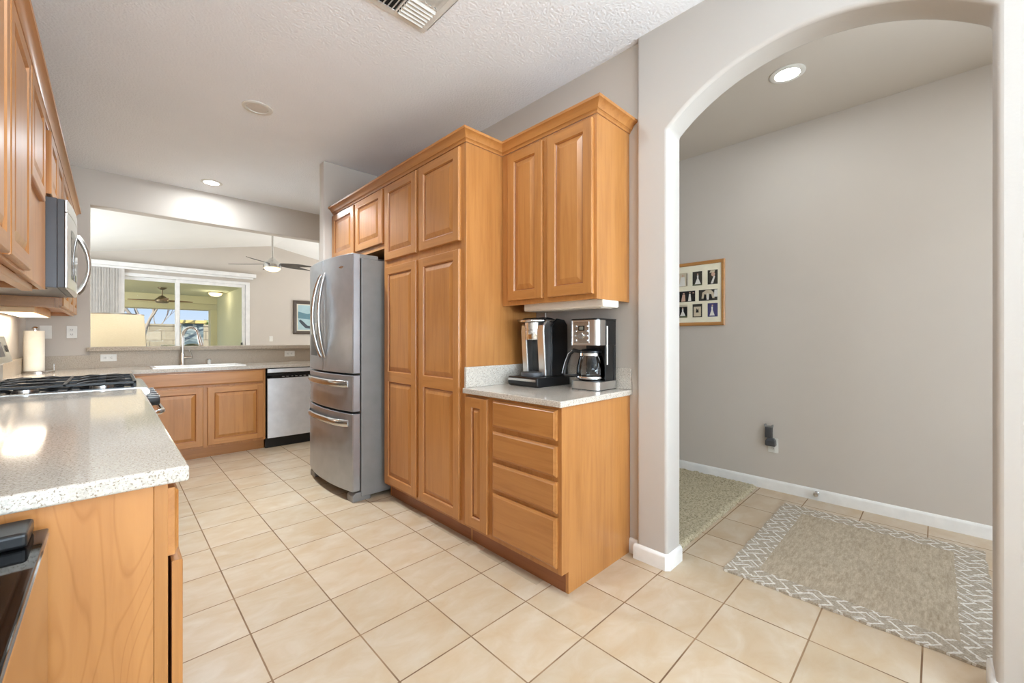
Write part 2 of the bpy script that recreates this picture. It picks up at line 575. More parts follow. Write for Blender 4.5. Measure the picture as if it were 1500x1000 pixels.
class MB:
    """collects geometry in world coordinates; build() links it as one mesh object"""

    def __init__(s):
        s.v, s.f, s.m = [], [], []

    def add(s, verts, faces, m=0):
        n = len(s.v)
        s.v += [tuple(p) for p in verts]
        for f in faces:
            s.f.append([i + n for i in f])
            s.m.append(m)
        return s

    def box(s, x0, x1, y0, y1, z0, z1, m=0):
        v = [(x0, y0, z0), (x1, y0, z0), (x1, y1, z0), (x0, y1, z0), (x0, y0, z1), (x1, y0, z1), (x1, y1, z1), (x0, y1, z1)]
        return s.add(v, [(0, 3, 2, 1), (4, 5, 6, 7), (0, 1, 5, 4), (1, 2, 6, 5), (2, 3, 7, 6), (3, 0, 4, 7)], m)

    def loft(s, rings, closed=True, cap0=True, cap1=True, m=0):
        n = len(rings[0])
        v = [p for r in rings for p in r]
        f = []
        for i in range(len(rings) - 1):
            for j in range(n if closed else n - 1):
                k = (j + 1) % n
                f.append((i * n + j, i * n + k, (i + 1) * n + k, (i + 1) * n + j))
        if cap0:
            f.append(tuple(range(n))[::-1])
        if cap1:
            f.append(tuple((len(rings) - 1) * n + j for j in range(n)))
        return s.add(v, f, m)

    def prism(s, pts, axis, a0, a1, m=0):
        """extrude a 2D polygon along axis; pts are the two other coordinates in xyz order"""
        def P(p, a):
            q = list(p)
            q.insert('xyz'.index(axis), a)
            return tuple(q)
        return s.loft([[P(p, a0) for p in pts], [P(p, a1) for p in pts]], m=m)

    def tube(s, path, r, seg=10, m=0, caps=True, flat=1.0):
        path = [Vector(p) for p in path]
        rr = r if isinstance(r, (list, tuple)) else [r] * len(path)
        rings = []
        up = None
        for i, p in enumerate(path):
            d = (path[min(i + 1, len(path) - 1)] - path[max(i - 1, 0)]).normalized()
            if up is None:
                up = Vector((0, 0, 1)) if abs(d.z) < 0.9 else Vector((1, 0, 0))
            a = d.cross(up)
            if a.length < 1e-5:
                a = d.orthogonal()
            a.normalize()
            b = a.cross(d).normalized()
            up = b
            rings.append([tuple(p + rr[i] * (cos(2 * pi * k / seg) * a * flat + sin(2 * pi * k / seg) * b)) for k in range(seg)])
        return s.loft(rings, True, caps, caps, m)

    def lathe(s, prof, c, seg=24, axis='z', m=0, caps=True, a0=0.0, a1=2 * pi):
        full = abs(a1 - a0 - 2 * pi) < 1e-6
        rings = []
        for r, h in prof:
            ring = []
            cnt = seg if full else seg + 1
            for k in range(cnt):
                t = a0 + (a1 - a0) * k / seg
                x, y = r * cos(t), r * sin(t)
                p = {'z': (x, y, h), 'x': (h, x, y), 'y': (y, h, x)}[axis]
                ring.append((c[0] + p[0], c[1] + p[1], c[2] + p[2]))
            rings.append(ring)
        return s.loft(rings, full, caps and prof[0][0] > 1e-6, caps and prof[-1][0] > 1e-6, m)

    def cyl(s, c, r, h0, h1, seg=20, axis='z', m=0):
        return s.lathe([(r, h0), (r, h1)], c, seg, axis, m)

    def build(s, name, mats, parent=None, loc=None, bevel=0.0, smooth=None, seg=2, **props):
        if parent is not None:
            base = BASE[parent.name]
        else:
            base = Vector(loc) if loc is not None else Vector((0, 0, 0))
        me = bpy.data.meshes.new(name)
        bm = bmesh.new()
        vs = [bm.verts.new((p[0] - base.x, p[1] - base.y, p[2] - base.z)) for p in s.v]
        for f, mi in zip(s.f, s.m):
            try:
                fc = bm.faces.new([vs[i] for i in f])
                fc.material_index = mi
            except ValueError:
                pass
        bmesh.ops.remove_doubles(bm, verts=bm.verts, dist=1e-5)
        bmesh.ops.recalc_face_normals(bm, faces=bm.faces)
        bm.to_mesh(me)
        bm.free()
        if not isinstance(mats, (list, tuple)):
            mats = [mats]
        for q in mats:
            me.materials.append(MW[q] if isinstance(q, str) else q)
        if smooth:
            me.polygons.foreach_set('use_smooth', [True] * len(me.polygons))
            me.set_sharp_from_angle(angle=R(smooth))
        o = bpy.data.objects.new(name, me)
        COL.objects.link(o)
        if parent is not None:
            o.parent = parent
        else:
            o.location = base
        BASE[o.name] = base
        if bevel > 0:
            b = o.modifiers.new('bevel', 'BEVEL')
            b.width = bevel
            b.segments = seg
            b.limit_method = 'ANGLE'
            b.angle_limit = R(40)
        for k, v in props.items():
            o[k] = v
        return o


def tag(o, label, cat, group=None, kind=None):
    o['label'] = label
    o['category'] = cat
    if group:
        o['group'] = group
    if kind:
        o['kind'] = kind
    return o


def thing(name, loc, label, cat, group=None):
    o = bpy.data.objects.new(name, None)
    o.empty_display_size = 0.05
    COL.objects.link(o)
    o.location = loc
    BASE[o.name] = Vector(loc)
    return tag(o, label, cat, group)


def struct(mb, name, mats, **kw):
    o = mb.build(name, mats, **kw)
    if not kw.get('parent'):
        o['kind'] = 'structure'
    return o


def arc(c, r, a0, a1, n):
    return [(c[0] + r * cos(a0 + (a1 - a0) * i / n), c[1] + r * sin(a0 + (a1 - a0) * i / n)) for i in range(n + 1)]


# ------------------------------------------------------------------ setting: floor, walls, ceilings
H = 2.84
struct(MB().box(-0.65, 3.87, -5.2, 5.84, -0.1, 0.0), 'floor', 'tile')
struct(MB().box(-0.65, 2.14, -5.2, 5.84, H, H + 0.1), 'ceiling', 'ceil')
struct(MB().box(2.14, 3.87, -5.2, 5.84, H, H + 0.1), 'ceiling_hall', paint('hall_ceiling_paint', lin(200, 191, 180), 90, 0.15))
mb = MB().box(-0.65, -0.55, -0.95, 5.70, 0, H).box(-0.65, -0.55, -5.2, -2.55, 0, H)
mb.box(-0.65, -0.55, -2.55, -0.95, 0, 1.05).box(-0.65, -0.55, -2.55, -0.95, 2.25, H)
struct(mb, 'wall_left', 'wall')
wf = MB()
for a in (-2.55, -1.775, -1.0):
    wf.box(-0.63, -0.58, a, a + 0.05, 1.05, 2.25)
wf.box(-0.63, -0.58, -2.5, -1.0, 1.05, 1.10).box(-0.63, -0.58, -2.5, -1.0, 2.20, 2.25)
struct(wf, 'added_window_3', 'vinyl')  # unseen window, added to carry the left fill lamp
struct(MB().box(2.10, 2.22, 1.145, 5.70, 0, H), 'wall_right', 'wall')
mb = MB().box(3.77, 3.87, -0.9, 3.4, 0, H).box(3.77, 3.87, -2.6, -2.3, 0, H)
mb.box(3.77, 3.87, -2.3, -0.9, 0, 0.6).box(3.77, 3.87, -2.3, -0.9, 2.3, H)
struct(mb, 'wall_hall', 'wall')
wf = MB()
for a in (-2.3, -1.625, -0.95):
    wf.box(3.79, 3.84, a, a + 0.05, 0.6, 2.3)
wf.box(3.79, 3.84, -2.25, -0.95, 0.6, 0.65).box(3.79, 3.84, -2.25, -0.95, 2.25, 2.3)
struct(wf, 'added_window_2', 'vinyl')  # unseen hall window, added to go with the hall fill lamp
struct(MB().box(2.22, 3.77, 3.3, 3.4, 0, H), 'wall_hall_end', 'wall')
struct(MB().box(2.22, 3.87, -2.7, -2.6, 0, H), 'wall_hall_front', 'wall')
struct(MB().box(1.40, 2.10, 3.93, 4.04, 0, H), 'wall_stub', 'wall', bevel=0.012, seg=3)

# rear wall with an unseen window added to house the rear fill lamp
mb = MB()
mb.box(-0.65, -0.35, -5.2, -5.08, 0, H).box(1.85, 2.22, -5.2, -5.08, 0, H)
mb.box(-0.35, 1.85, -5.2, -5.08, 0, 0.7).box(-0.35, 1.85, -5.2, -5.08, 2.4, H)
struct(mb, 'wall_rear', 'wall')
wf = MB()
for a in (-0.35, 0.725, 1.80):
    wf.box(a, a + 0.05, -5.12, -5.06, 0.7, 2.4)
wf.box(-0.30, 1.80, -5.12, -5.06, 0.7, 0.75).box(-0.30, 1.80, -5.12, -5.06, 2.35, 2.4)
struct(wf, 'added_window_1', 'vinyl')

# arched wall between kitchen and hall
AX0, AX1 = 2.063, 2.22
YL, YR = 0.972, -0.135          # jambs
ZS, ZP = 2.285, 2.505           # spring and crown of the arch
half = (YL - YR) / 2
rise = ZP - ZS
rad = (half ** 2 + rise ** 2) / (2 * rise)
yc, zc = (YL + YR) / 2, ZP - rad
a0 = math.asin(half / rad)
NA = 28
pts = [(yc + rad * sin(-a0 + 2 * a0 * i / NA), zc + rad * cos(-a0 + 2 * a0 * i / NA)) for i in range(NA + 1)]
outer = [(YR, 0)] + pts + [(YL, 0)]
mb = MB()
YE0, YE1 = -5.08, 1.145
quads = []
YO0, YO1 = -2.7, -0.62          # opening added behind the viewpoint to let side light in
quads.append([(YE0, 0), (YO0, 0), (YO0, ZS), (YE0, ZS)])
quads.append([(YO1, 0), (YR, 0), (YR, ZS), (YO1, ZS)])
for ya, yb in ((YE0, YO0), (YO0, YO1), (YO1, YR)):
    quads.append([(ya, ZS), (yb, ZS), (yb, H), (ya, H)])
for i in range(NA):
    quads.append([pts[i], pts[i + 1], (pts[i + 1][0], H), (pts[i][0], H)])
quads.append([(YL, 0), (YE1, 0), (YE1, ZS), (YL, ZS)])
quads.append([(YL, ZS), (YE1, ZS), (YE1, H), (YL, H)])
for q in quads:
    for x in (AX0, AX1):
        mb.add([(x, p[0], p[1]) for p in q], [(0, 1, 2, 3)])


def side(p, q):
    mb.add([(AX0, p[0], p[1]), (AX1, p[0], p[1]), (AX1, q[0], q[1]), (AX0, q[0], q[1])], [(0, 1, 2, 3)])


side((YR, 0), (YR, ZS))
side((YL, 0), (YL, ZS))
side((YO0, 0), (YO0, ZS))
side((YO1, 0), (YO1, ZS))
side((YO0, ZS), (YO1, ZS))
for i in range(NA):
    side(pts[i], pts[i + 1])
for q in ((YE0, 0, YE0, ZS), (YE0, ZS, YE0, H), (YE1, 0, YE1, ZS), (YE1, ZS, YE1, H)):
    side((q[0], q[1]), (q[2], q[3]))
struct(mb, 'wall_arch', 'wall_tex', bevel=0.016, seg=4, smooth=50)


# baseboards: profile with a rounded top swept along a line
def baseboard(name, path, out, h=0.082, tk=0.014):
    """path: list of (x,y); out: +1 = board to the left of travel"""
    prof = [(0, 0), (tk, 0), (tk, h - 0.018), (tk * 0.8, h - 0.006), (tk * 0.35, h), (0, h)]
    mb = sweep(MB(), prof, path, out)
    return struct(mb, name, 'white_trim', smooth=40)


def sweep(mb, prof, path, out, m=0, caps=True):
    path = [Vector(p) for p in path]
    rings = []
    n = len(path)
    for i, p in enumerate(path):
        dirs = []
        if i > 0:
            dirs.append((path[i] - path[i - 1]).normalized())
        if i < n - 1:
            dirs.append((path[i + 1] - path[i]).normalized())
        ns = [Vector((-d.y, d.x)) * out for d in dirs]
        if len(ns) == 2:
            mt = (ns[0] + ns[1])
            mt = mt / (1 + ns[0].dot(ns[1]))
        else:
            mt = ns[0]
        rings.append([(p.x + mt.x * d, p.y + mt.y * d, z) for d, z in prof])
    return mb.loft(rings, True, caps, caps, m)


baseboard('baseboard_hall', [(3.77, -2.6), (3.77, 3.3)], 1)
# round the left pillar and the right pillar of the arch (chamfered bullnose corners)
c = 0.012
baseboard('baseboard_pillar', [(2.10, 1.205), (2.10, 1.145), (2.063, 1.145), (2.063, YL + c), (2.063 + c, YL), (2.22 - c, YL), (2.22, YL + c), (2.22, 3.3)], -1)
baseboard('baseboard_arch', [(2.22, YO1), (2.22, YR - c), (2.22 - c, YR), (2.063 + c, YR), (2.063, YR - c), (2.063, YO1)], -1)

# back wall with the pass-through
PX0, PX1, PZ0, PZ1 = -0.152, 2.02, 1.075, 2.50
mb = MB()
mb.box(-2.6, PX0, 5.70, 5.84, 0, 3.4).box(PX1, 5.6, 5.70, 5.84, 0, 3.4)
mb.box(PX0, PX1, 5.70, 5.84, 0, PZ0).box(PX0, PX1, 5.70, 5.84, PZ1, 3.4)
struct(mb, 'wall_back', 'wall')
# bullnosed lip round the opening (visible white edge)
mb = MB()
mb.box(PX0, PX0 + 0.004, 5.703, 5.837, 1.118, PZ1 - 0.004).box(PX0, PX1, 5.703, 5.837, PZ1 - 0.004, PZ1)
struct(mb, 'trim_1', 'wall')

# ------------------------------------------------------------------ cabinet helpers
SW = 0.056


def mapper(axis, plane, sgn):
    if axis == 'x':
        return lambda h, z, d: (plane + sgn * d, h, z)
    return lambda h, z, d: (h, plane + sgn * d, z)


def ring(P, h0, h1, z0, z1, i, d):
    return [P(h0 + i, z0 + i, d), P(h1 - i, z0 + i, d), P(h1 - i, z1 - i, d), P(h0 + i, z1 - i, d)]


def door(parent, h0, h1, z0, z1, plane, axis, sgn, splits=(), name='door', sw=SW, tk=0.02, **props):
    """raised-panel door: frame of stiles and rails, one raised panel per opening"""
    P = mapper(axis, plane, sgn)
    mb = MB()
    c = 0.005
    mb.loft([ring(P, h0, h1, z0, z1, 0, 0), ring(P, h0, h1, z0, z1, 0, tk - 0.007), ring(P, h0, h1, z0, z1, c * 0.4, tk - 0.002), ring(P, h0, h1, z0, z1, c, tk)], cap1=False)
    a0, a1, b0, b1 = h0 + c, h1 - c, z0 + c, z1 - c

    def flat(p0, p1, q0, q1, m):
        mb.add([P(p0, q0, tk), P(p1, q0, tk), P(p1, q1, tk), P(p0, q1, tk)], [(0, 1, 2, 3)], m)
    flat(a0, h0 + sw, b0, b1, 0)
    flat(h1 - sw, a1, b0, b1, 0)
    cuts = [(b0, z0 + sw)] + [(s0, s1) for s0, s1 in splits] + [(z1 - sw, b1)]
    for q0, q1 in cuts:
        flat(h0 + sw, h1 - sw, q0, q1, 1)
    panels = []
    for i in range(len(cuts) - 1):
        o = (h0 + sw, h1 - sw, cuts[i][1], cuts[i + 1][0])
        mb.loft([ring(P, *o, 0, tk), ring(P, *o, 0.005, tk - 0.009)], cap0=False, cap1=False)
        mb.loft([ring(P, *o, 0.005, tk - 0.009), ring(P, *o, 0.0095, tk - 0.011)], cap0=False, cap1=False, m=2)  # darker wood puts the groove's shading into its colour
        panels.append(o)
    wh = 'wy' if axis == 'x' else 'wx'
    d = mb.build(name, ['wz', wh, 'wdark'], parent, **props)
    for o in panels:
        pm = MB()
        bv = min(0.030, (o[1] - o[0]) * 0.22)
        pm.loft([ring(P, *o, 0.009, tk - 0.0112), ring(P, *o, 0.009 + bv * 0.85, tk - 0.003), ring(P, *o, 0.009 + bv, tk - 0.0015)], cap0=False)
        pm.build('raised_panel', 'wz', d)
    return d


def drawer_front(parent, h0, h1, z0, z1, plane, axis, sgn, name='drawer', **props):
    P = mapper(axis, plane, sgn)
    mb = MB()
    mb.loft([ring(P, h0, h1, z0, z1, 0, 0), ring(P, h0, h1, z0, z1, 0, 0.012), ring(P, h0, h1, z0, z1, 0.004, 0.0145),
             ring(P, h0, h1, z0, z1, 0.007, 0.016), ring(P, h0, h1, z0, z1, 0.012, 0.020)])
    return mb.build(name, 'wy' if axis == 'x' else 'wx', parent, **props)


# ------------------------------------------------------------------ right-hand run
FX = 1.49                       # face-frame plane
DY0, DY1 = 1.205, 1.92          # drawer and narrow cabinet
TOE = 1.54
# drawer base cabinet
SPL = 1.692
t = thing('drawer_cabinet', (1.8, 1.45, 0), 'maple base cabinet with four stacked drawers and plain end panel under the coffee makers', 'cabinet')
mb = MB()
mb.prism([(FX, 0.104), (FX, 0.883), (2.098, 0.883), (2.098, 0.0), (TOE, 0.0), (TOE, 0.104)], 'y', DY0, DY0 + 0.018)
mb.build('end_panel', 'wz', t, bevel=0.0015)
mb = MB()
mb.box(FX + 0.02, 2.098, DY0 + 0.018, SPL, 0.104, 0.883)
mb.build('carcass', 'win', t)
mb = MB().box(FX, FX + 0.02, DY0 + 0.018, SPL, 0.104, 0.883)
mb.build('face_frame', 'wz', t, bevel=0.001)
mb = MB().box(TOE, TOE + 0.015, DY0 + 0.018, SPL, 0.0, 0.104)
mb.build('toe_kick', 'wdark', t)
for z0, z1 in ((0.726, 0.868), (0.556, 0.700), (0.388, 0.532), (0.133, 0.366)):
    drawer_front(t, 1.228, 1.672, z0, z1, FX, 'x', -1)
# narrow pull-out
t = thing('narrow_cabinet', (1.8, 1.8, 0), 'narrow maple base cabinet with one slim raised door between drawers and pantry', 'cabinet')
MB().box(FX + 0.02, 2.098, SPL, DY1, 0.104, 0.883).build('carcass', 'win', t)
MB().box(FX, FX + 0.02, SPL, DY1, 0.104, 0.883).build('face_frame', 'wz', t, bevel=0.001)
MB().box(TOE, TOE + 0.015, SPL, DY1, 0, 0.104).build('toe_kick', 'wdark', t)
door(t, 1.714, 1.908, 0.126, 0.868, FX, 'x', -1, sw=0.058)

# countertop with splashes
t = thing('countertop', (1.8, 1.55, 0.914), 'short speckled grey quartz countertop carrying two coffee makers', 'countertop')
MB().box(1.462, 2.099, 1.190, 1.919, 0.884, 0.914).build('slab', 'quartz', t, bevel=0.004)
MB().box(2.079, 2.099, 1.192, 1.899, 0.9145, 1.035).build('backsplash', 'quartz', t, bevel=0.002)
MB().box(1.475, 2.099, 1.899, 1.919, 0.9145, 1.035).build('side_splash', 'quartz', t, bevel=0.002)

# pantry
PY0, PY1 = 1.92, 2.925
t = thing('pantry_cabinet', (1.8, 2.42, 0), 'tall maple pantry cabinet with four raised-panel doors beside the refrigerator', 'cabinet')
mb = MB()
mb.prism([(FX, 0.104), (FX, 2.352), (2.098, 2.352), (2.098, 0.0), (TOE, 0.0), (TOE, 0.104)], 'y', PY0, PY0 + 0.018)
mb.prism([(FX, 0.104), (FX, 2.352), (2.098, 2.352), (2.098, 0.0), (TOE, 0.0), (TOE, 0.104)], 'y', PY1 - 0.018, PY1)
mb.build('side_panel', 'wz', t, bevel=0.0015)
MB().box(FX + 0.02, 2.098, PY0 + 0.018, PY1 - 0.018, 0.104, 2.352).build('carcass', 'win', t)
MB().box(FX, FX + 0.02, PY0 + 0.018, PY1 - 0.018, 0.104, 2.352).build('face_frame', 'wz', t)
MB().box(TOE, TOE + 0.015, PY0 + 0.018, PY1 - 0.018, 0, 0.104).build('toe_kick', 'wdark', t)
for h0, h1 in ((1.968, 2.412), (2.450, 2.892)):
    door(t, h0, h1, 1.782, 2.338, FX, 'x', -1, name='upper_door')
    door(t, h0, h1, 0.126, 1.732, FX, 'x', -1, splits=((0.885, 0.955),), name='lower_door')

# cabinet over the refrigerator
FY0, FY1 = 2.925, 3.93
t = thing('overhead_cabinet', (1.8, 3.45, 1.9), 'maple two-door cabinet mounted above the refrigerator', 'cabinet')
MB().box(FX + 0.02, 2.098, FY0, FY1 - 0.003, 1.885, 2.352).build('carcass', 'wy', t)
MB().box(FX, FX + 0.02, FY0, FY1 - 0.003, 1.885, 2.352).build('face_frame', 'wz', t)
door(t, 2.935, 3.412, 1.925, 2.338, FX, 'x', -1)
door(t, 3.448, 3.918, 1.925, 2.338, FX, 'x', -1)

# right upper cabinet above the coffee makers
UX = 1.78
t = thing('wall_cabinet', (1.95, 1.56, 1.41), 'maple two-door wall cabinet hanging above the coffee makers', 'cabinet')
mb = MB().box(UX + 0.02, 2.098, 1.2285, 1.918, 1.425, 1.437).box(UX + 0.02, 2.098, 1.228, 1.918, 1.437, 2.352)
mb.build('carcass', 'wz', t)
MB().box(UX + 0.02, 2.098, 1.21, 1.228, 1.405, 2.352).build('end_panel', 'wz', t, bevel=0.001)
MB().box(UX, UX + 0.02, 1.21, 1.918, 1.405, 2.352).build('face_frame', 'wz', t, bevel=0.001)
door(t, 1.228, 1.532, 1.432, 2.335, UX, 'x', -1)
door(t, 1.570, 1.855, 1.432, 2.335, UX, 'x', -1)
t = thing('under_cabinet_light', (1.9, 1.5, 1.385), 'long cream light housing fixed beneath the right wall cabinet', 'light')
mb = MB()
mb.prism([(1.843, 1.368), (1.838, 1.375), (1.838, 1.4235), (1.99, 1.4235), (1.99, 1.375), (1.98, 1.368)], 'y', 1.212, 1.785)
mb.build('housing', 'almond', t, bevel=0.003)
MB().box(1.86, 1.97, 1.24, 1.76, 1.365, 1.3678).build('lens', 'off_lens', t)
# cable down into the corner
mb = MB().tube([(2.09, 1.83, 1.40), (2.091, 1.83, 1.25), (2.09, 1.83, 1.04)], 0.004, 6)
tag(mb.build('power_cord', 'almond', loc=(2.09, 1.83, 1.04)), 'thin cream cord running down the wall corner behind the coffee makers', 'cord')

# crown moulding
CROWN = [(0.0, 2.3525), (0.006, 2.3525), (0.008, 2.362), (0.014, 2.368), (0.018, 2.369), (0.022, 2.380), (0.034, 2.394), (0.044, 2.400), (0.050, 2.402), (0.052, 2.415), (0.0, 2.415)]
CROWN = [(d, z) for d, z in CROWN]
mb = sweep(MB(), CROWN, [(FX, 3.928), (FX, 1.92), (UX, 1.92), (UX, 1.21), (2.098, 1.21)], -1)
o = mb.build('crown_moulding', 'wy', loc=(FX, 2.5, 2.3525), smooth=25)
tag(o, 'maple crown moulding stepping along the tops of the pantry and right wall cabinet', 'moulding')

# ------------------------------------------------------------------ refrigerator
t = thing('refrigerator', (1.68, 3.415, 0), 'stainless steel french-door refrigerator with two lower drawers beside the pantry', 'refrigerator')
RY0, RY1 = 2.962, 3.868
mb = MB().box(1.325, 2.05, RY0, RY1, 0.03, 1.795)
mb.build('case', 'grey_side', t, bevel=0.006)
mb = MB().box(1.345, 2.0, RY0 + 0.03, RY1 - 0.03, 1.7955, 1.812)
mb.build('top_cover', 'dgrey', t, bevel=0.004)
for y0, y1 in ((RY0 + 0.005, RY0 + 0.075), (RY1 - 0.075, RY1 - 0.005)):
    mb = MB().box(1.275, 1.46, y0, y1, 1.7955, 1.826).box(1.275, 1.36, y0 - 0.0, y1 + 0.015, 1.7955, 1.815)
    mb.build('hinge_cover', 'grey_side', t, bevel=0.005)


def bulge(y):
    u = (y - (RY0 + RY1) / 2) / ((RY1 - RY0) / 2)
    return 1.262 - 0.050 * (1 - abs(u) ** 2.2)


def fridge_door(name, y0, y1, z0, z1, n=10):
    """curved front skin, flat back at x=1.315"""
    ys = [y0 + (y1 - y0) * i / n for i in range(n + 1)]
    loop = []
    for i, y in enumerate(ys):
        x = bulge(y)
        e = min(y - y0, y1 - y)
        if e < 0.001:
            x += 0.006
        loop.append((x, y))
    loop = [(1.315, y0)] + [(loop[0][0], y0)] + [(bulge(y0 + 0.006), y0 + 0.006)] + loop[1:-1] + [(bulge(y1 - 0.006), y1 - 0.006), (loop[-1][0], y1), (1.315, y1)]
    mb = MB().prism(loop, 'z', z0, z1)
    return mb.build(name, 'steel', t, bevel=0.003, smooth=30)


ymid = (RY0 + RY1) / 2
dR = fridge_door('door', RY0, ymid - 0.003, 0.945, 1.825)
dL = fridge_door('door', ymid + 0.003, RY1, 0.945, 1.825)
d2 = fridge_door('middle_drawer', RY0, RY1, 0.665, 0.930, 18)
d3 = fridge_door('freezer_drawer', RY0, RY1, 0.080, 0.648, 18)
for dd, s in ((dR, -1), (dL, 1)):
    y = ymid + s * 0.042
    path = []
    for i in range(21):
        u = i / 20
        z = 1.055 + (1.715 - 1.055) * u
        b = sin(pi * u) ** 0.75
        path.append((bulge(y) + 0.004 - 0.062 * b, y + s * 0.028 * b, z))
    MB().tube(path, 0.0145, 12, flat=0.8).build('handle', 'steel_h', dd, smooth=50)
for dd, z in ((d2, 0.865), (d3, 0.575)):
    rings = []
    for i in range(25):
        u = i / 24
        y = RY0 + 0.055 + (RY1 - RY0 - 0.11) * u
        b = min(1.0, sin(pi * u) * 2.4) ** 0.8
        x = bulge(y) + 0.004 - 0.030 * b
        hh = 0.025
        rings.append([(x, y, z - hh), (x - 0.010, y, z - hh + 0.008), (x - 0.013, y, z), (x - 0.010, y, z + hh - 0.006), (x, y, z + hh), (x + 0.005, y, z)])
    MB().loft(rings).build('handle', 'steel_h', dd, smooth=50)
# ice and water dispenser in the left door
yd0, yd1 = 3.555, 3.765
mb = MB()
n = 8
for i in range(n):
    ya, yb = yd0 + (yd1 - yd0) * i / n, yd0 + (yd1 - yd0) * (i + 1) / n
    mb.add([(bulge(ya) - 0.0015, ya, 1.06), (bulge(yb) - 0.0015, yb, 1.06), (bulge(yb) - 0.0015, yb, 1.235), (bulge(ya) - 0.0015, ya, 1.235)], [(0, 1, 2, 3)])
mb.build('dispenser_recess', 'dgrey', dL)
mb = MB()
for i in range(n):
    ya, yb = yd0 + (yd1 - yd0) * i / n, yd0 + (yd1 - yd0) * (i + 1) / n
    mb.add([(bulge(ya) - 0.003, ya, 1.235), (bulge(yb) - 0.003, yb, 1.235), (bulge(yb) - 0.003, yb, 1.33), (bulge(ya) - 0.003, ya, 1.33)], [(0, 1, 2, 3)])
mb.build('dispenser_panel', 'steel_x', dL)
# small pale maker's emblem near the top of the right door: a little oval ring with a bar
mb = MB()
cy, cz = 3.105, 1.735
for i in range(16):
    a, b_ = 2 * pi * i / 16, 2 * pi * (i + 1) / 16
    q = []
    for r, ang in ((1.0, a), (1.0, b_), (0.75, b_), (0.75, a)):
        yy = cy + 0.018 * r * cos(ang)
        q.append((bulge(yy) - 0.0008, yy, cz + 0.011 * r * sin(ang)))
    mb.add(q, [(0, 1, 2, 3)])
mb.add([(bulge(cy - 0.03) - 0.001, cy - 0.03, cz - 0.003), (bulge(cy + 0.03) - 0.001, cy + 0.03, cz - 0.003), (bulge(cy + 0.03) - 0.001, cy + 0.03, cz + 0.003), (bulge(cy - 0.03) - 0.001, cy - 0.03, cz + 0.003)], [(0, 1, 2, 3)])
mb.build('emblem', 'chrome', dR)
for y in (RY0 + 0.06, RY1 - 0.06):
    mb = MB().prism([(1.262, 0.0), (1.262, 0.045), (1.285, 0.066), (1.40, 0.066), (1.40, 0.0)], 'y', y - 0.055, y + 0.05)
    mb.build('foot', 'grey_side', t, bevel=0.006)
MB().box(1.34, 1.36, RY0 + 0.06, RY1 - 0.06, 0.01, 0.075).build('base_grille', 'black', t)

# ------------------------------------------------------------------ coffee makers
# single-serve brewer
kx, ky0, ky1 = 1.755, 1.60, 1.845
kc = (ky0 + ky1) / 2
t = thing('pod_coffee_maker', (1.90, kc, 0.914), 'black and silver single-serve pod coffee machine left of the glass carafe brewer', 'coffee maker')
mb = MB()
mb.prism([(kx + 0.012, 0.9145), (kx, 0.930), (kx, 0.966), (kx + 0.01, 0.972), (2.06, 0.972), (2.06, 0.9145)], 'y', ky0, ky1)
mb.build('drip_base', 'black', t, bevel=0.006, seg=3)
MB().box(kx - 0.0015, kx + 0.004, ky0 + 0.012, ky1 - 0.008, 0.948, 0.962).build('silver_strip', 'steel_h', t)
mb = MB().lathe([(0.070, 0.9725), (0.072, 0.985), (0.068, 0.997), (0.062, 0.999), (0.0, 0.999)], (kx + 0.090, kc, 0), 28)
mb.build('drip_tray', 'dgrey', t, smooth=40)
# body: two silver cheeks, dark core, black rear housing
b0, b1 = ky0 + 0.028, ky1 - 0.028
for y0, y1 in ((b0, b0 + 0.055), (b1 - 0.045, b1)):
    prof = [(kx + 0.105, 0.972), (kx + 0.085, 1.2433), (kx + 0.09, 1.2814), (kx + 0.125, 1.3171), (2.0, 1.3171), (2.0, 0.972)]
    MB().prism(prof, 'y', y0, y1).build('silver_cheek', 'steel_x', t, bevel=0.008, seg=3)
MB().box(kx + 0.145, 2.0, b0 + 0.055, b1 - 0.045, 0.972, 1.1957).build('brew_recess', 'black', t)
prof = [(kx + 0.15, 0.972), (kx + 0.15, 1.2731), (kx + 0.20, 1.3242), (kx + 0.27, 1.3171), (2.055, 1.285), (2.06, 0.972)]
for ya, yb in ((b0 - 0.012, b0), (b1, b1 + 0.012)):
    MB().prism(prof, 'y', ya, yb).build('side_housing', 'black', t, bevel=0.004)
MB().box(2.0005, 2.058, b0, b1, 0.972, 1.2552).build('water_tank', 'black', t, bevel=0.004)
# brew head: silver barrel with rings
kcy = (b0 + 0.055 + b1 - 0.045) / 2
mb = MB().lathe([(0.0, 1.1933), (0.046, 1.1933), (0.050, 1.2005), (0.050, 1.2493), (0.047, 1.2517), (0.047, 1.2552), (0.051, 1.2576), (0.053, 1.2885), (0.053, 1.2969), (0.0, 1.2969)], (kx + 0.105, kcy, 0), 30)
mb.build('brew_head', 'chrome', t, smooth=35)
# lid with pull handle
mb = MB()
rings = []
for i in range(9):
    u = i / 8
    x = kx + 0.045 + 0.20 * u
    hh = 1.3004 + 0.030 * sin(pi * (0.15 + 0.75 * u))
    wd = 0.060 + 0.045 * min(1, u * 2)
    rings.append([(x, kcy - wd, 1.2993), (x, kcy - wd * 0.8, hh), (x, kcy + wd * 0.8, hh), (x, kcy + wd, 1.2993)])
mb.loft(rings)
mb.build('lid', 'black', t, smooth=50, bevel=0.003)
mb = MB()
path = [(kx + 0.11, kcy + 0.078, 1.3100), (kx + 0.045, kcy + 0.062, 1.3076), (kx + 0.028, kcy, 1.3064), (kx + 0.045, kcy - 0.062, 1.3076), (kx + 0.11, kcy - 0.078, 1.3100)]
mb.tube(path, 0.008, 8)
mb.build('lid_handle', 'chrome', t, smooth=60)

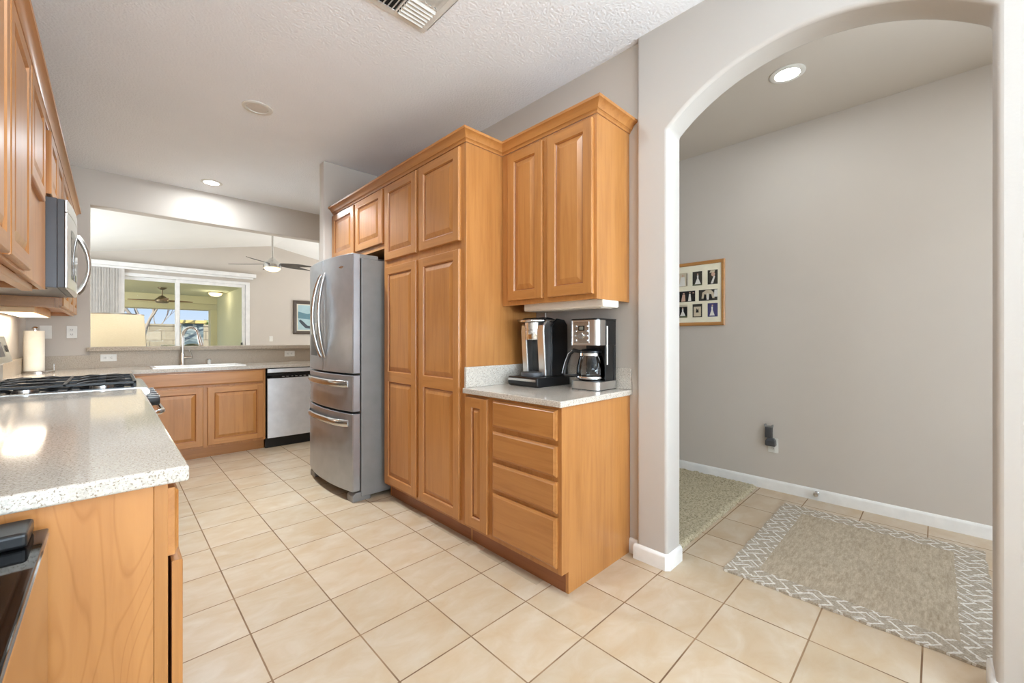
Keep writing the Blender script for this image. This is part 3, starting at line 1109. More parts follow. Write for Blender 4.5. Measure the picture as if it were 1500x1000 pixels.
# carafe drip brewer
gx0, gx1, gy0, gy1 = 1.885, 2.068, 1.277, 1.468
gc = (gy0 + gy1) / 2
t = thing('carafe_coffee_maker', (1.98, gc, 0.914), 'black and steel drip coffee maker with empty glass carafe', 'coffee maker')
mb = MB()


def rcol(x0, x1, y0, y1, r, front_only=True):
    pts = [(x1, y0), (x1, y1)]
    pts += [(x0 + r + r * cos(pi / 2 + a), y1 - r + r * sin(pi / 2 + a)) for a in [pi / 2 * i / 6 for i in range(7)]]
    pts += [(x0 + r + r * cos(pi + a), y0 + r + r * sin(pi + a)) for a in [pi / 2 * i / 6 for i in range(7)]]
    return pts


mb.prism(rcol(gx0, gx1, gy0, gy1, 0.03), 'z', 0.918, 0.962)
mb.build('warming_base', 'steel_x', t, smooth=40)
MB().prism(rcol(gx0 + 0.003, gx1, gy0 + 0.003, gy1 - 0.003, 0.03), 'z', 0.9145, 0.918).build('foot_pad', 'rubber', t)
MB().lathe([(0.074, 0.9625), (0.074, 0.967), (0.0, 0.967)], (gx0 + 0.085, gc, 0), 28).build('hot_plate', 'black', t, smooth=40)
MB().box(gx0 + 0.160, gx1, gy0, gy1, 0.9625, 1.163).box(gx0 + 0.075, gx0 + 0.155, gy0, gy0 + 0.006, 0.9625, 1.163).build('rear_column', 'black', t, bevel=0.003)
MB().prism(rcol(gx0, gx0 + 0.075, gy0, gy1, 0.03), 'z', 1.1635, 1.303).build('control_head', 'steel_x', t, smooth=40)
MB().box(gx0 + 0.0755, gx1, gy0, gy1, 1.1635, 1.303).build('rear_housing', 'black', t, bevel=0.003)
mb = MB().prism(rcol(gx0 - 0.002, gx1 + 0.002, gy0 - 0.002, gy1 + 0.002, 0.03), 'z', 1.3035, 1.312)
mb.build('lid', 'black', t, bevel=0.003, smooth=40)
# controls on the front (x = gx0)
cp = MB().box(gx0 - 0.002, gx0 + 0.0005, gy0 + 0.055, gy1 - 0.030, 1.175, 1.295)
panel = cp.build('control_panel', 'nickel', t, bevel=0.001)
pc = (gy0 + 0.055 + gy1 - 0.030) / 2
MB().box(gx0 - 0.0035, gx0 - 0.002, pc - 0.022, pc + 0.018, 1.245, 1.272).build('display', 'black_gloss', panel)
MB().box(gx0 - 0.0042, gx0 - 0.0035, pc - 0.015, pc + 0.011, 1.250, 1.267).build('screen', plain('grey_lcd', lin(128, 130, 120), 0.3), panel)
MB().lathe([(0.016, -0.016), (0.017, -0.004), (0.018, -0.002)], (gx0, pc - 0.004, 1.216), 20, 'x').build('dial', 'chrome', panel, smooth=40)
for s in (-0.040, 0.036):
    for k in range(4):
        MB().box(gx0 - 0.0045, gx0 - 0.002, pc + s - 0.006, pc + s + 0.006, 1.186 + 0.026 * k, 1.196 + 0.026 * k).build('button', 'chrome', panel, bevel=0.001)
# water gauge on the side that faces the camera (y = gy0)
MB().box(gx0 + 0.086, gx0 + 0.098, gy0 - 0.002, gy0 + 0.001, 1.055, 1.270).build('water_gauge', 'white', t)
# carafe
cc = (gx0 + 0.078, gc + 0.004, 0)
cg = MB().lathe([(0.0, 0.9680), (0.068, 0.9680), (0.077, 0.976), (0.081, 1.000), (0.079, 1.035), (0.070, 1.080), (0.060, 1.108), (0.060, 1.120)], cc, 36, caps=False)
cf = cg.build('carafe', 'carafe', t, smooth=60)
MB().lathe([(0.0775, 0.9745), (0.0815, 0.979), (0.0815, 0.986), (0.0805, 0.988)], cc, 36, caps=False).build('steel_band', 'chrome', cf, smooth=40)
MB().lathe([(0.0610, 1.104), (0.0635, 1.104), (0.0635, 1.118), (0.0610, 1.118)], cc, 36, caps=False).build('steel_collar', 'chrome', cf, smooth=40)
MB().lathe([(0.0, 1.120), (0.062, 1.120), (0.062, 1.130), (0.048, 1.142), (0.0, 1.144)], cc, 28).build('carafe_lid', 'black', cf, smooth=40)
path = [(cc[0] - 0.016, cc[1] + 0.056, 1.124), (cc[0] - 0.028, cc[1] + 0.098, 1.132), (cc[0] - 0.038, cc[1] + 0.122, 1.112), (cc[0] - 0.046, cc[1] + 0.142, 1.055), (cc[0] - 0.050, cc[1] + 0.156, 0.998), (cc[0] - 0.046, cc[1] + 0.144, 0.984), (cc[0] - 0.030, cc[1] + 0.104, 0.984), (cc[0] - 0.014, cc[1] + 0.074, 0.988)]
hnd = MB().tube(path, [0.010, 0.012, 0.012, 0.012, 0.012, 0.010, 0.009, 0.007], 10).build('carafe_handle', 'black', cf, smooth=60)
MB().tube([(p[0] - 0.0125, p[1] + 0.001, p[2]) for p in path[1:5]], 0.0022, 6).build('handle_inlay', 'chrome', hnd, smooth=60)

# ------------------------------------------------------------------ left run: base cabinets
LX = 0.091                     # frame face
LW = -0.549
t = thing('base_cabinet', (-0.2, 2.2, 0), 'maple base cabinet with broad grained end panel in the left foreground', 'cabinet')
mb = MB().box(LW, LX - 0.024, 1.200, 1.2195, 0.0, 0.878)
mb.build('end_panel', 'wcath', t, bevel=0.001)
MB().box(LX - 0.024, LX, 1.198, 3.215, 0.104, 0.878).build('face_frame', 'wz', t, bevel=0.001)
MB().box(LW, LX - 0.0245, 1.220, 3.215, 0.104, 0.878).build('carcass', 'win', t)
MB().box(0.02, 0.035, 1.222, 3.21, 0, 0.1035).build('toe_kick', 'wdark', t)
for i in range(4):
    y0 = 1.204 + i * 0.503
    drawer_front(t, y0, y0 + 0.480, 0.712, 0.864, LX, 'x', 1)
    door(t, y0, y0 + 0.480, 0.126, 0.697, LX + 0.007, 'x', 1)

CT = 0.879
t = thing('countertop', (-0.2, 2.2, 0.914), 'long glossy speckled quartz countertop in the left foreground before the gas range', 'countertop')
MB().box(LW, 0.127, 1.178, 3.219, CT, 0.914).build('slab', 'quartz', t, bevel=0.006, seg=3)
MB().box(LW, LW + 0.02, 1.180, 3.219, 0.9145, 1.035).build('backsplash', 'quartz2', t, bevel=0.002)

# ------------------------------------------------------------------ glossy appliance bottom left
t = thing('appliance', (-0.35, 0.8, 0), 'black glossy-topped appliance with mirror-like side standing against the left end panel', 'appliance')
AXR = -0.085
MB().box(-0.54, AXR - 0.001, 0.45, 1.172, 0.02, 0.826).build('body', 'mirror_steel', t, bevel=0.002)
MB().box(-0.54, AXR, 0.45, 1.174, 0.8265, 0.842).build('glass_top', 'black_gloss', t, bevel=0.003, seg=3)
MB().box(AXR - 0.0025, AXR + 0.0015, 0.45, 1.168, 0.8275, 0.8335).build('edge_trim', 'chrome', t)
MB().box(-0.54, -0.103, 1.085, 1.172, 0.8425, 0.868).build('rear_rail', 'black', t, bevel=0.006, seg=3)
for x, y in ((-0.5, 0.5), (-0.13, 0.5), (-0.5, 1.12), (-0.13, 1.12)):
    MB().cyl((x, y, 0), 0.018, 0.0, 0.02, 12).build('foot', 'rubber', t)

# ------------------------------------------------------------------ gas range
t = thing('gas_range', (-0.2, 3.6, 0), 'stainless gas range with black cast iron grates set in the left counter', 'range')
GY0, GY1 = 3.224, 3.976
MB().box(-0.535, 0.100, GY0 + 0.004, GY1 - 0.004, 0.02, 0.895).build('body', 'dgrey', t)
# cooktop with a rounded front lip
prof = [(-0.535, 0.8955), (-0.535, 0.918), (0.125, 0.918), (0.150, 0.914), (0.163, 0.902), (0.166, 0.886), (0.155, 0.872), (0.101, 0.872), (0.101, 0.8955)]
MB().prism(prof, 'y', GY0, GY1).build('cooktop', 'steel_h', t, bevel=0.002, smooth=40)
MB().box(-0.47, 0.095, GY0 + 0.035, GY1 - 0.035, 0.9182, 0.9205).build('burner_pan', 'black_gloss', t)
for bx in (-0.33, -0.04):
    for by in (3.38, 3.82):
        br = MB().lathe([(0.052, 0.9207), (0.052, 0.930), (0.0, 0.930)], (bx, by, 0), 20).build('burner', 'nickel', t, smooth=40)
        MB().lathe([(0.040, 0.9302), (0.042, 0.938), (0.036, 0.942), (0.0, 0.943)], (bx, by, 0), 20).build('burner_cap', 'iron', br, smooth=40)
for y0, y1 in ((GY0 + 0.022, 3.470), (3.474, 3.726), (3.730, GY1 - 0.022)):
    mb = MB()
    zt0, zt1 = 0.941, 0.955
    x0, x1 = -0.465, 0.105
    for yy in (y0 + 0.008, y1 - 0.008):
        mb.box(x0, x1, yy - 0.007, yy + 0.007, zt0, zt1)
    for xx in (x0 + 0.007, x1 - 0.007, (x0 + x1) / 2):
        mb.box(xx - 0.007, xx + 0.007, y0 + 0.001, y1 - 0.001, zt0 + 0.001, zt1 + 0.001)
    ym = (y0 + y1) / 2
    for bx in (-0.33, -0.04):
        for k in range(4):
            a = pi / 4 + k * pi / 2
            p = [(bx + 0.028 * cos(a), ym + 0.028 * sin(a), 0.957), (bx + 0.09 * cos(a), ym + 0.085 * sin(a), 0.957), (bx + 0.14 * cos(a), ym + 0.115 * sin(a), 0.949)]
            mb.tube(p, [0.006, 0.0075, 0.0075], 6)
    for xx in (x0 + 0.007, x1 - 0.007):
        for yy in (y0 + 0.008, y1 - 0.008):
            mb.box(xx - 0.007, xx + 0.007, yy - 0.007, yy + 0.007, 0.9207, zt0 + 0.002)
    mb.build('grate', 'iron', t, bevel=0.002)
# control panel with knobs
MB().prism([(0.1015, 0.770), (0.1015, 0.8715), (0.150, 0.8715), (0.132, 0.770)], 'y', GY0 + 0.003, GY1 - 0.003).build('control_panel', 'steel_h', t, bevel=0.002)
for k in range(5):
    yy = GY0 + 0.11 + k * 0.133
    kb = MB().lathe([(0.036, 0.0), (0.036, 0.008), (0.031, 0.013), (0.029, 0.062), (0.023, 0.070), (0.0, 0.070)], (0.144, yy, 0.822), 20, 'x').build('knob', 'iron', t, smooth=40)
    MB().box(0.165, 0.2165, yy - 0.004, yy + 0.004, 0.822, 0.854).build('knob_grip', 'chrome', kb, bevel=0.002)
od = MB().box(0.1005, 0.132, GY0 + 0.004, GY1 - 0.004, 0.225, 0.762).build('oven_door', 'steel_h', t, bevel=0.004)
MB().box(0.1322, 0.1345, GY0 + 0.12, GY1 - 0.12, 0.34, 0.62).build('oven_window', 'black_gloss', od)
path = [(0.1305, GY0 + 0.035, 0.745), (0.170, GY0 + 0.035, 0.752), (0.205, GY0 + 0.045, 0.758), (0.222, GY0 + 0.075, 0.760), (0.226, GY0 + 0.12, 0.760), (0.226, GY1 - 0.12, 0.760), (0.222, GY1 - 0.075, 0.760), (0.205, GY1 - 0.045, 0.758), (0.170, GY1 - 0.035, 0.752), (0.1305, GY1 - 0.035, 0.745)]
MB().tube(path, 0.016, 12).build('oven_handle', 'chrome', od, smooth=60)
MB().box(0.1005, 0.130, GY0 + 0.004, GY1 - 0.004, 0.07, 0.215).build('storage_drawer', 'steel_h', t, bevel=0.004)
bgp = MB().prism([(-0.535, 0.9185), (-0.535, 1.235), (-0.485, 1.235), (-0.470, 1.215), (-0.436, 1.060), (-0.475, 1.045), (-0.475, 0.9185)], 'y', GY0, GY1).build('backguard', 'steel_x', t, bevel=0.004)
# sloping black display set in the backguard face
mb = MB()
mb.add([(-0.4605, 3.42, 1.180), (-0.4605, 3.78, 1.180), (-0.4423, 3.78, 1.096), (-0.4423, 3.42, 1.096)], [(0, 1, 2, 3)])
mb.build('display', 'black_gloss', bgp)
mb = MB()
for k in range(3):
    yy = 3.85 + k * 0.035
    mb.add([(-0.4560, yy, 1.160), (-0.4560, yy + 0.02, 1.160), (-0.4480, yy + 0.02, 1.122), (-0.4480, yy, 1.122)], [(0, 1, 2, 3)])
mb.build('touch_buttons', 'slot', bgp)

# ------------------------------------------------------------------ corner counter, sink run
t = thing('countertop', (0.5, 5.3, 0.914), 'L-shaped beige quartz countertop wrapping the corner behind the range to the sink', 'countertop')
SX0, SX1, SY0, SY1 = 0.30, 1.02, 5.19, 5.545
mb = MB()
mb.box(LW, 0.127, 3.981, 5.07, CT, 0.914).box(LW, SX0, 5.07, 5.679, CT, 0.914)
mb.box(SX0, SX1, 5.07, SY0, CT, 0.914).box(SX0, SX1, SY1, 5.679, CT, 0.914)
mb.box(SX1, 2.098, 5.07, 5.679, CT, 0.914)
mb.build('slab', 'quartz', t)
MB().box(LW, LW + 0.02, 3.981, 5.679, 0.9145, 1.040).build('side_splash', 'quartz2', t)
mb = MB().box(LW, -0.152, 5.679, 5.699, 0.880, 1.040).box(-0.152, 2.098, 5.679, 5.699, 0.880, 1.0745)
mb.build('backsplash', 'quartz2', t)
o = MB().box(-0.151, 2.019, 5.635, 5.93, 1.0755, 1.118).box(-0.172, -0.151, 5.635, 5.6995, 1.0755, 1.118).build('ledge', 'quartz2', loc=(0.9, 5.78, 1.0755), bevel=0.005)
tag(o, 'beige quartz ledge capping the half wall below the pass-through opening', 'ledge')

t = thing('sink', (0.66, 5.37, 0.914), 'white drop-in kitchen sink below the pass-through', 'sink')
mb = MB()
o1 = [(SX0 - 0.02, SY0 - 0.02), (SX1 + 0.02, SY0 - 0.02), (SX1 + 0.02, SY1 + 0.02), (SX0 - 0.02, SY1 + 0.02)]
i1 = [(SX0 + 0.012, SY0 + 0.012), (SX1 - 0.012, SY0 + 0.012), (SX1 - 0.012, SY1 - 0.012), (SX0 + 0.012, SY1 - 0.012)]
i2 = [(SX0 + 0.04, SY0 + 0.04), (SX1 - 0.04, SY0 + 0.04), (SX1 - 0.04, SY1 - 0.04), (SX0 + 0.04, SY1 - 0.04)]
mb.loft([[(x, y, 0.9143) for x, y in o1], [(x, y, 0.922) for x, y in o1], [(x, y, 0.922) for x, y in i1], [(x, y, 0.74) for x, y in i2]], cap0=False)
mb.build('basin', 'porcelain', t, bevel=0.004)
MB().lathe([(0.035, 0.7405), (0.035, 0.744), (0.0, 0.744)], (0.66, 5.37, 0), 18).build('drain', 'chrome', t, smooth=40)

t = thing('faucet', (0.545, 5.60, 0.914), 'brushed nickel gooseneck faucet standing behind the sink', 'faucet')
MB().lathe([(0.029, 0.9145), (0.029, 0.925), (0.023, 0.935), (0.022, 1.03), (0.019, 1.05), (0.0, 1.05)], (0.545, 5.60, 0), 20).build('base', 'nickel', t, smooth=40)
dirx, diry = 0.145 / 0.247, -0.20 / 0.247
path = [(0.545, 5.60, 1.045), (0.545, 5.60, 1.22)]
rr = 0.100
for i in range(1, 13):
    a = pi - (pi * 0.93) * i / 12
    r0 = rr + rr * cos(a)
    path.append((0.545 + dirx * r0, 5.60 + diry * r0, 1.22 + rr * sin(a)))
MB().tube(path, 0.0135, 12).build('gooseneck', 'nickel', t, smooth=60)
e = Vector(path[-1])
e2 = e + Vector((dirx * 0.035, diry * 0.035, -0.115))
MB().tube([tuple(e + Vector((0, 0, 0.004))), tuple(e.lerp(e2, 0.3)), tuple(e2)], [0.0145, 0.018, 0.021], 14).build('spray_head', 'nickel', t, smooth=40)
hd = MB().tube([(0.545, 5.60, 1.000), (0.625, 5.565, 1.000)], [0.014, 0.014], 12).build('handle_hub', 'nickel', t, smooth=40)
MB().tube([(0.618, 5.568, 1.000), (0.612, 5.555, 1.04), (0.590, 5.545, 1.085)], [0.008, 0.006, 0.006], 10).build('lever', 'nickel', hd, smooth=60)
t = thing('soap_dispenser', (0.775, 5.605, 0.914), 'small white soap dispenser beside the faucet on the sink deck', 'dispenser')
MB().lathe([(0.017, 0.9145), (0.017, 0.965), (0.012, 0.97), (0.0, 0.97)], (0.775, 5.605, 0), 16).build('pump', 'white', t, smooth=40)
MB().lathe([(0.020, 0.9702), (0.020, 0.976), (0.0, 0.978)], (0.775, 5.605, 0), 16).build('cap', 'nickel', t, smooth=40)

# sink base cabinet
CYF = 5.10
t = thing('sink_cabinet', (0.66, 5.4, 0), 'maple sink base cabinet with false drawer front and two doors left of the dishwasher', 'cabinet')
MB().box(0.095, 1.205, CYF + 0.02, 5.675, 0.104, 0.70).build('carcass', 'win', t)
MB().box(0.095, 1.205, CYF, CYF + 0.02, 0.104, 0.878).build('face_frame', 'wz', t, bevel=0.001)
MB().box(0.10, 1.205, 5.165, 5.18, 0, 0.104).build('toe_kick', 'wx', t)
drawer_front(t, 0.150, 1.185, 0.735, 0.862, CYF, 'y', -1, name='false_front')
door(t, 0.190, 0.655, 0.128, 0.712, CYF, 'y', -1)
door(t, 0.690, 1.180, 0.128, 0.712, CYF, 'y', -1)
t = thing('corner_cabinet', (-0.2, 4.6, 0), 'maple base cabinet in the left corner between range and sink', 'cabinet')
MB().box(LW, LX - 0.02, 3.985, 5.095, 0.104, 0.878).build('carcass', 'win', t)
MB().box(LX - 0.019, LX, 3.985, 5.095, 0.104, 0.878).build('face_frame', 'wz', t)
drawer_front(t, 4.02, 4.50, 0.735, 0.862, LX, 'x', 1)
door(t, 4.02, 4.50, 0.128, 0.712, LX, 'x', 1)
MB().box(0.01, 0.025, 3.985, 5.095, 0, 0.1035).build('toe_kick', 'wdark', t)

# dishwasher
t = thing('dishwasher', (1.52, 5.4, 0), 'stainless dishwasher with black control strip right of the sink cabinet', 'dishwasher')
MB().box(1.225, 1.815, 5.11, 5.66, 0.105, 0.874).build('tub', 'black', t)
n = 10
loop = [(1.222, 5.109)] + [(1.222 + 0.597 * i / n, 5.082 - 0.010 * (1 - abs(2 * i / n - 1) ** 2)) for i in range(n + 1)] + [(1.819, 5.109)]
dd = MB().prism(loop, 'z', 0.112, 0.765).build('door', 'dw_steel', t, bevel=0.003, smooth=30)
MB().prism(loop, 'z', 0.826, 0.868).build('top_rail', 'dw_steel', t, bevel=0.003, smooth=30)
loop2 = [(x, y + 0.004) for x, y in loop[:1]] + [(x, y - 0.004) for x, y in loop[1:-1]] + [(x, y + 0.004) for x, y in loop[-1:]]
loop2 = [(x, min(y, 5.109)) for x, y in loop2]
cs = MB().prism(loop2, 'z', 0.766, 0.794).build('control_strip', 'black_gloss', t, smooth=30)
MB().box(1.228, 1.812, 5.095, 5.109, 0.795, 0.8255).build('pocket_handle', 'black', t)
for k in range(8):
    MB().box(1.36 + k * 0.045, 1.385 + k * 0.045, 5.0665, 5.0685, 0.776, 0.783).build('button', 'grey_side', cs)
MB().box(1.21, 1.82, 5.125, 5.14, 0.0, 0.1045).build('kick_plate', 'black', t)
t = thing('filler_cabinet', (1.95, 5.4, 0), 'maple filler cabinet hidden behind the refrigerator right of the dishwasher', 'cabinet')
MB().box(1.825, 2.098, 5.12, 5.675, 0, 0.878).build('carcass', 'wz', t)
MB().box(1.825, 2.098, 5.10, 5.12, 0.104, 0.878).build('face_frame', 'wz', t)


# outlets -----------------------------------------------------------
def outlet(loc, axis, label, horizontal=False, mat='white', wd=0.070, ht=0.115):
    t = thing('outlet', loc, label, 'outlet')
    x, y, z = loc
    if horizontal:
        wd, ht = ht, wd

    def bx(u0, u1, d0, d1, v0, v1):
        if axis == 'y-':
            return MB().box(x + u0, x + u1, y - d1, y - d0, z + v0, z + v1)
        return MB().box(x - d1, x - d0, y + u0, y + u1, z + v0, z + v1)
    p = bx(-wd / 2, wd / 2, 0, 0.006, -ht / 2, ht / 2).build('cover_plate', mat, t, bevel=0.002)
    for s in (-1, 1):
        du, dv = (s * 0.021, 0) if horizontal else (0, s * 0.021)
        r = bx(du - 0.014, du + 0.014, 0.0061, 0.0085, dv - 0.014, dv + 0.014).build('receptacle', mat, p, bevel=0.002)
        mb = MB()
        for a in (-0.006, 0.006):
            if horizontal:
                q = bx(du - 0.004, du + 0.006, 0.0086, 0.0089, dv + a - 0.0012, dv + a + 0.0012)
            else:
                q = bx(du + a - 0.0012, du + a + 0.0012, 0.0086, 0.0089, dv - 0.004, dv + 0.006)
            mb.add(q.v, q.f)
        if horizontal:
            q = bx(du - 0.010, du - 0.006, 0.0086, 0.0089, dv - 0.002, dv + 0.002)
        else:
            q = bx(du - 0.002, du + 0.002, 0.0086, 0.0089, dv - 0.010, dv - 0.006)
        mb.add(q.v, q.f)
        mb.build('slots', 'slot', t)
    return t


outlet((-0.268, 5.6995, 1.262), 'y-', 'white vertical outlet on the wall left of the pass-through, right of the paper towels')
outlet((-0.020, 5.6785, 1.012), 'y-', 'white sideways outlet in the backsplash below the lamp shade', True)
outlet((1.610, 5.6785, 1.012), 'y-', 'white sideways outlet in the backsplash above the dishwasher', True)
o = MB().box(-0.470, -0.395, 5.691, 5.6995, 1.20, 1.32).build('switch_plate', 'white', loc=(-0.43, 5.6995, 1.26), bevel=0.002)
tag(o, 'blank white wall plate behind the paper towel roll', 'wall plate')

# paper towels ------------------------------------------------------
px_, py_ = -0.475, 5.28
t = thing('paper_towel_holder', (-0.445, 5.28, 0.914), 'upright nickel paper towel holder with round base in the left counter corner', 'holder')
MB().lathe([(0.098, 0.9145), (0.098, 0.926), (0.094, 0.930), (0.0, 0.930)], (-0.445, py_, 0), 36).build('base', 'nickel', t, smooth=40)
MB().lathe([(0.007, 0.930), (0.007, 1.275), (0.018, 1.277), (0.020, 1.290), (0.012, 1.300), (0.0, 1.302)], (-0.46, py_, 0), 16).build('post', 'chrome', t, smooth=40)
MB().tube([(-0.352, py_ - 0.01, 0.926), (-0.352, py_ - 0.01, 0.985)], 0.004, 8).build('tension_arm', 'nickel', t, smooth=60)
mb = MB()
mb.lathe([(0.018, 0.9305), (0.060, 0.9305), (0.060, 1.265), (0.018, 1.265), (0.018, 0.9305)], (-0.465, py_, 0), 36, caps=False)
o = mb.build('paper_towel_roll', 'paper', loc=(-0.465, py_, 0.9305), smooth=40)
tag(o, 'white roll of paper towels on the nickel holder in the left corner', 'paper towels')

# ------------------------------------------------------------------ left upper cabinets
UF = -0.245
UB, UT = 1.452, 2.30


def upper(name, y0, y1, z0, doors, label, dz0=None):
    t = thing(name, (-0.4, (y0 + y1) / 2, z0), label, 'cabinet')
    MB().box(-0.549, UF - 0.02, y0, y1, z0 + 0.03, UT).build('carcass', 'wy', t)
    MB().box(UF - 0.0195, UF, y0, y1, z0, UT).build('face_frame', 'wz', t, bevel=0.001)
    for ya, yb in ((y0, y0 + 0.016), (y1 - 0.016, y1)):
        MB().box(-0.549, UF - 0.02, ya, yb, z0, z0 + 0.03).build('side_rail', 'wx', t)
    for d in doors:
        door(t, d[0], d[1], d[2] if len(d) > 2 else z0 + 0.012, UT - 0.012, UF, 'x', 1)
    return t


upper('wall_cabinet', 1.22, 2.484, UB, [(1.235, 1.612), (1.63, 2.006), (2.030, 2.468)], 'maple wall cabinet nearest the viewer at the top left edge')
upper('wall_cabinet', 2.486, 3.212, UB, [(2.500, 2.960, 1.850)], 'maple wall cabinet left of the microwave with a short door over a plain panel')
upper('wall_cabinet', 3.216, 3.984, 1.946, [(3.232, 3.590), (3.612, 3.968)], 'short maple wall cabinet above the microwave')
UC = 1.402
upper('wall_cabinet', 3.988, 5.46, UC, [(4.004, 4.47), (4.49, 4.95), (4.97, 5.444)], 'maple wall cabinet beyond the microwave, farthest along the left wall')
CR2 = [(d * 0.9, z - 2.3525 + UT + 0.0005) for d, z in CROWN]
mb = sweep(MB(), CR2, [(-0.549, 5.46), (UF, 5.46), (UF, 1.22)], 1)
o = mb.build('crown_moulding', 'wy', loc=(UF, 3.3, UT), smooth=25)
tag(o, 'maple crown moulding running along the tops of the left wall cabinets', 'moulding')
# light rails and fixtures under the left cabinets
o = MB().box(-0.30, -0.2655, 1.24, 2.95, UB - 0.030, UB - 0.001).build('light_rail', 'wy', loc=(-0.28, 2.1, UB - 0.03), bevel=0.002)
tag(o, 'maple light rail strip under the nearer left wall cabinets', 'rail')
t = thing('under_cabinet_light', (-0.42, 4.6, UC - 0.02), 'lit wooden-cased light fixture under the far left wall cabinet', 'light')
MB().box(-0.53, -0.36, 4.12, 5.10, UC - 0.028, UC + 0.029).build('housing', 'win', t, bevel=0.003)
MB().box(-0.52, -0.37, 4.20, 5.06, UC - 0.031, UC - 0.0285).build('lens', 'under_glow', t)
lamp('under_cabinet_lamp', 'AREA', (-0.445, 4.60, UC - 0.034), (0, 0, 0), 2.3, (1.0, 0.91, 0.78), shape='RECTANGLE', size=0.15, size_y=0.62)

# microwave ---------------------------------------------------------
MX = -0.167
t = thing('microwave', (-0.36, 3.6, 1.44), 'stainless over-the-range microwave with dark side and curved handle', 'microwave')
MB().box(-0.545, -0.205, GY0, GY1, 1.468, 1.940).build('case', 'mw_side', t, bevel=0.002)
n = 14


def mwx(y):
    u = (y - (GY0 + GY1) / 2) / ((GY1 - GY0) / 2)
    return MX + 0.016 * (1 - abs(u) ** 2)


MB().box(-0.2045, -0.1785, GY0, GY1, 1.471, 1.938).build('door_core', 'dgrey', t, bevel=0.002)
loop = [(-0.178, GY0)] + [(mwx(GY0 + (GY1 - GY0) * i / n), GY0 + (GY1 - GY0) * i / n) for i in range(n + 1)] + [(-0.178, GY1)]
md = MB().prism(loop, 'z', 1.471, 1.870).build('door', 'steel_x', t, bevel=0.003, smooth=30)
MB().prism(loop, 'z', 1.873, 1.938).build('vent_grille', 'steel_x', t, bevel=0.003, smooth=30)
mb = MB()
for i in range(2, 9):
    ya, yb = GY0 + (GY1 - GY0) * i / n, GY0 + (GY1 - GY0) * (i + 1) / n
    mb.add([(mwx(ya) + 0.001, ya, 1.53), (mwx(yb) + 0.001, yb, 1.53), (mwx(yb) + 0.001, yb, 1.80), (mwx(ya) + 0.001, ya, 1.80)], [(0, 1, 2, 3)])
mb.build('window', 'black_gloss', md, smooth=40)
yh = 3.79
path = []
for i in range(17):
    u = i / 16
    b = sin(pi * u) ** 0.7
    path.append((mwx(yh) - 0.003 + 0.055 * b, yh, 1.485 + 0.36 * u))
MB().tube(path, [0.011 + 0.006 * abs(2 * i / 16 - 1) for i in range(17)], 12, flat=1.5).build('handle', 'nickel', md, smooth=50)
mb = MB().box(mwx(3.9) - 0.006, mwx(3.9) + 0.0005, 3.845, 3.955, 1.50, 1.84)
mb.build('keypad', 'black_gloss', t, bevel=0.001)
for k in range(3):
    MB().box(-0.30 + 0.02 * k, -0.285 + 0.02 * k, GY0 + 0.05, GY0 + 0.09, 1.4660, 1.4679).build('bottom_vent', 'slot', t)


# ------------------------------------------------------------------ ceiling fixtures
def recessed(x, y, lit, label, r=0.095, power=0.0, name='recessed_light', spread=180):
    t = thing(name, (x, y, H), label, 'light')
    MB().lathe([(r, H - 0.0005), (r, H - 0.005), (r - 0.012, H - 0.010), (r - 0.028, H - 0.008), (r - 0.030, H - 0.0005)], (x, y, 0), 36, caps=False).build('trim_ring', 'white', t, smooth=40)
    MB().lathe([(0.0, H - 0.0045), (r - 0.031, H - 0.0045)], (x, y, 0), 32, caps=False).build('diffuser', 'glow' if lit else 'off_lens', t)
    if power > 0:
        lamp('recessed_lamp', 'AREA', (x, y, H - 0.006), (0, 0, 0), power, (0.86, 0.94, 1.0), shape='DISK', size=0.12, spread=R(spread))
    return t


recessed(0.745, 3.36, False, 'dull white recessed ceiling light above the middle of the kitchen floor', power=21, spread=118)
recessed(0.755, 5.305, True, 'small lit recessed ceiling light before the pass-through', power=8)
recessed(0.745, 1.42, True, 'recessed ceiling light above the near kitchen floor', power=7)
recessed(0.745, -0.9, True, 'recessed ceiling light behind the viewpoint', power=5)
recessed(3.000, 0.645, True, 'lit recessed ceiling light in the hall beyond the arch', power=4.0)
recessed(3.000, -1.3, True, 'recessed ceiling light further along the hall', power=10)

# air register
VX0, VX1, VY0, VY1 = 0.835, 1.198, 1.550, 1.913
t = thing('air_register', ((VX0 + VX1) / 2, (VY0 + VY1) / 2, H), 'white ceiling air register with angled louvres at the top of the picture', 'vent')
mb = MB()
b = 0.032
z0, z1 = H - 0.008, H - 0.0005
mb.box(VX0, VX1, VY0, VY0 + b, z0, z1).box(VX0, VX1, VY1 - b, VY1, z0, z1).box(VX0, VX0 + b, VY0 + b, VY1 - b, z0, z1).box(VX1 - b, VX1, VY0 + b, VY1 - b, z0, z1)
mb.build('frame', 'white', t, bevel=0.003)
MB().box(VX0 + b, VX1 - b, VY0 + b, VY1 - b, H - 0.003, H - 0.001).build('duct_opening', 'duct', t)
xm, ym = (VX0 + VX1) / 2, (VY0 + VY1) / 2
i0, i1, j0, j1 = VX0 + b, VX1 - b, VY0 + b, VY1 - b
dv = MB().box(xm - 0.004, xm + 0.004, j0, j1, z0 - 0.004, z1 - 0.003).box(i0, xm - 0.004, ym - 0.004, ym + 0.004, z0 - 0.004, z1 - 0.003).box(xm + 0.004, i1, ym - 0.004, ym + 0.004, z0 - 0.004, z1 - 0.003)
dv.build('divider', 'white', t)


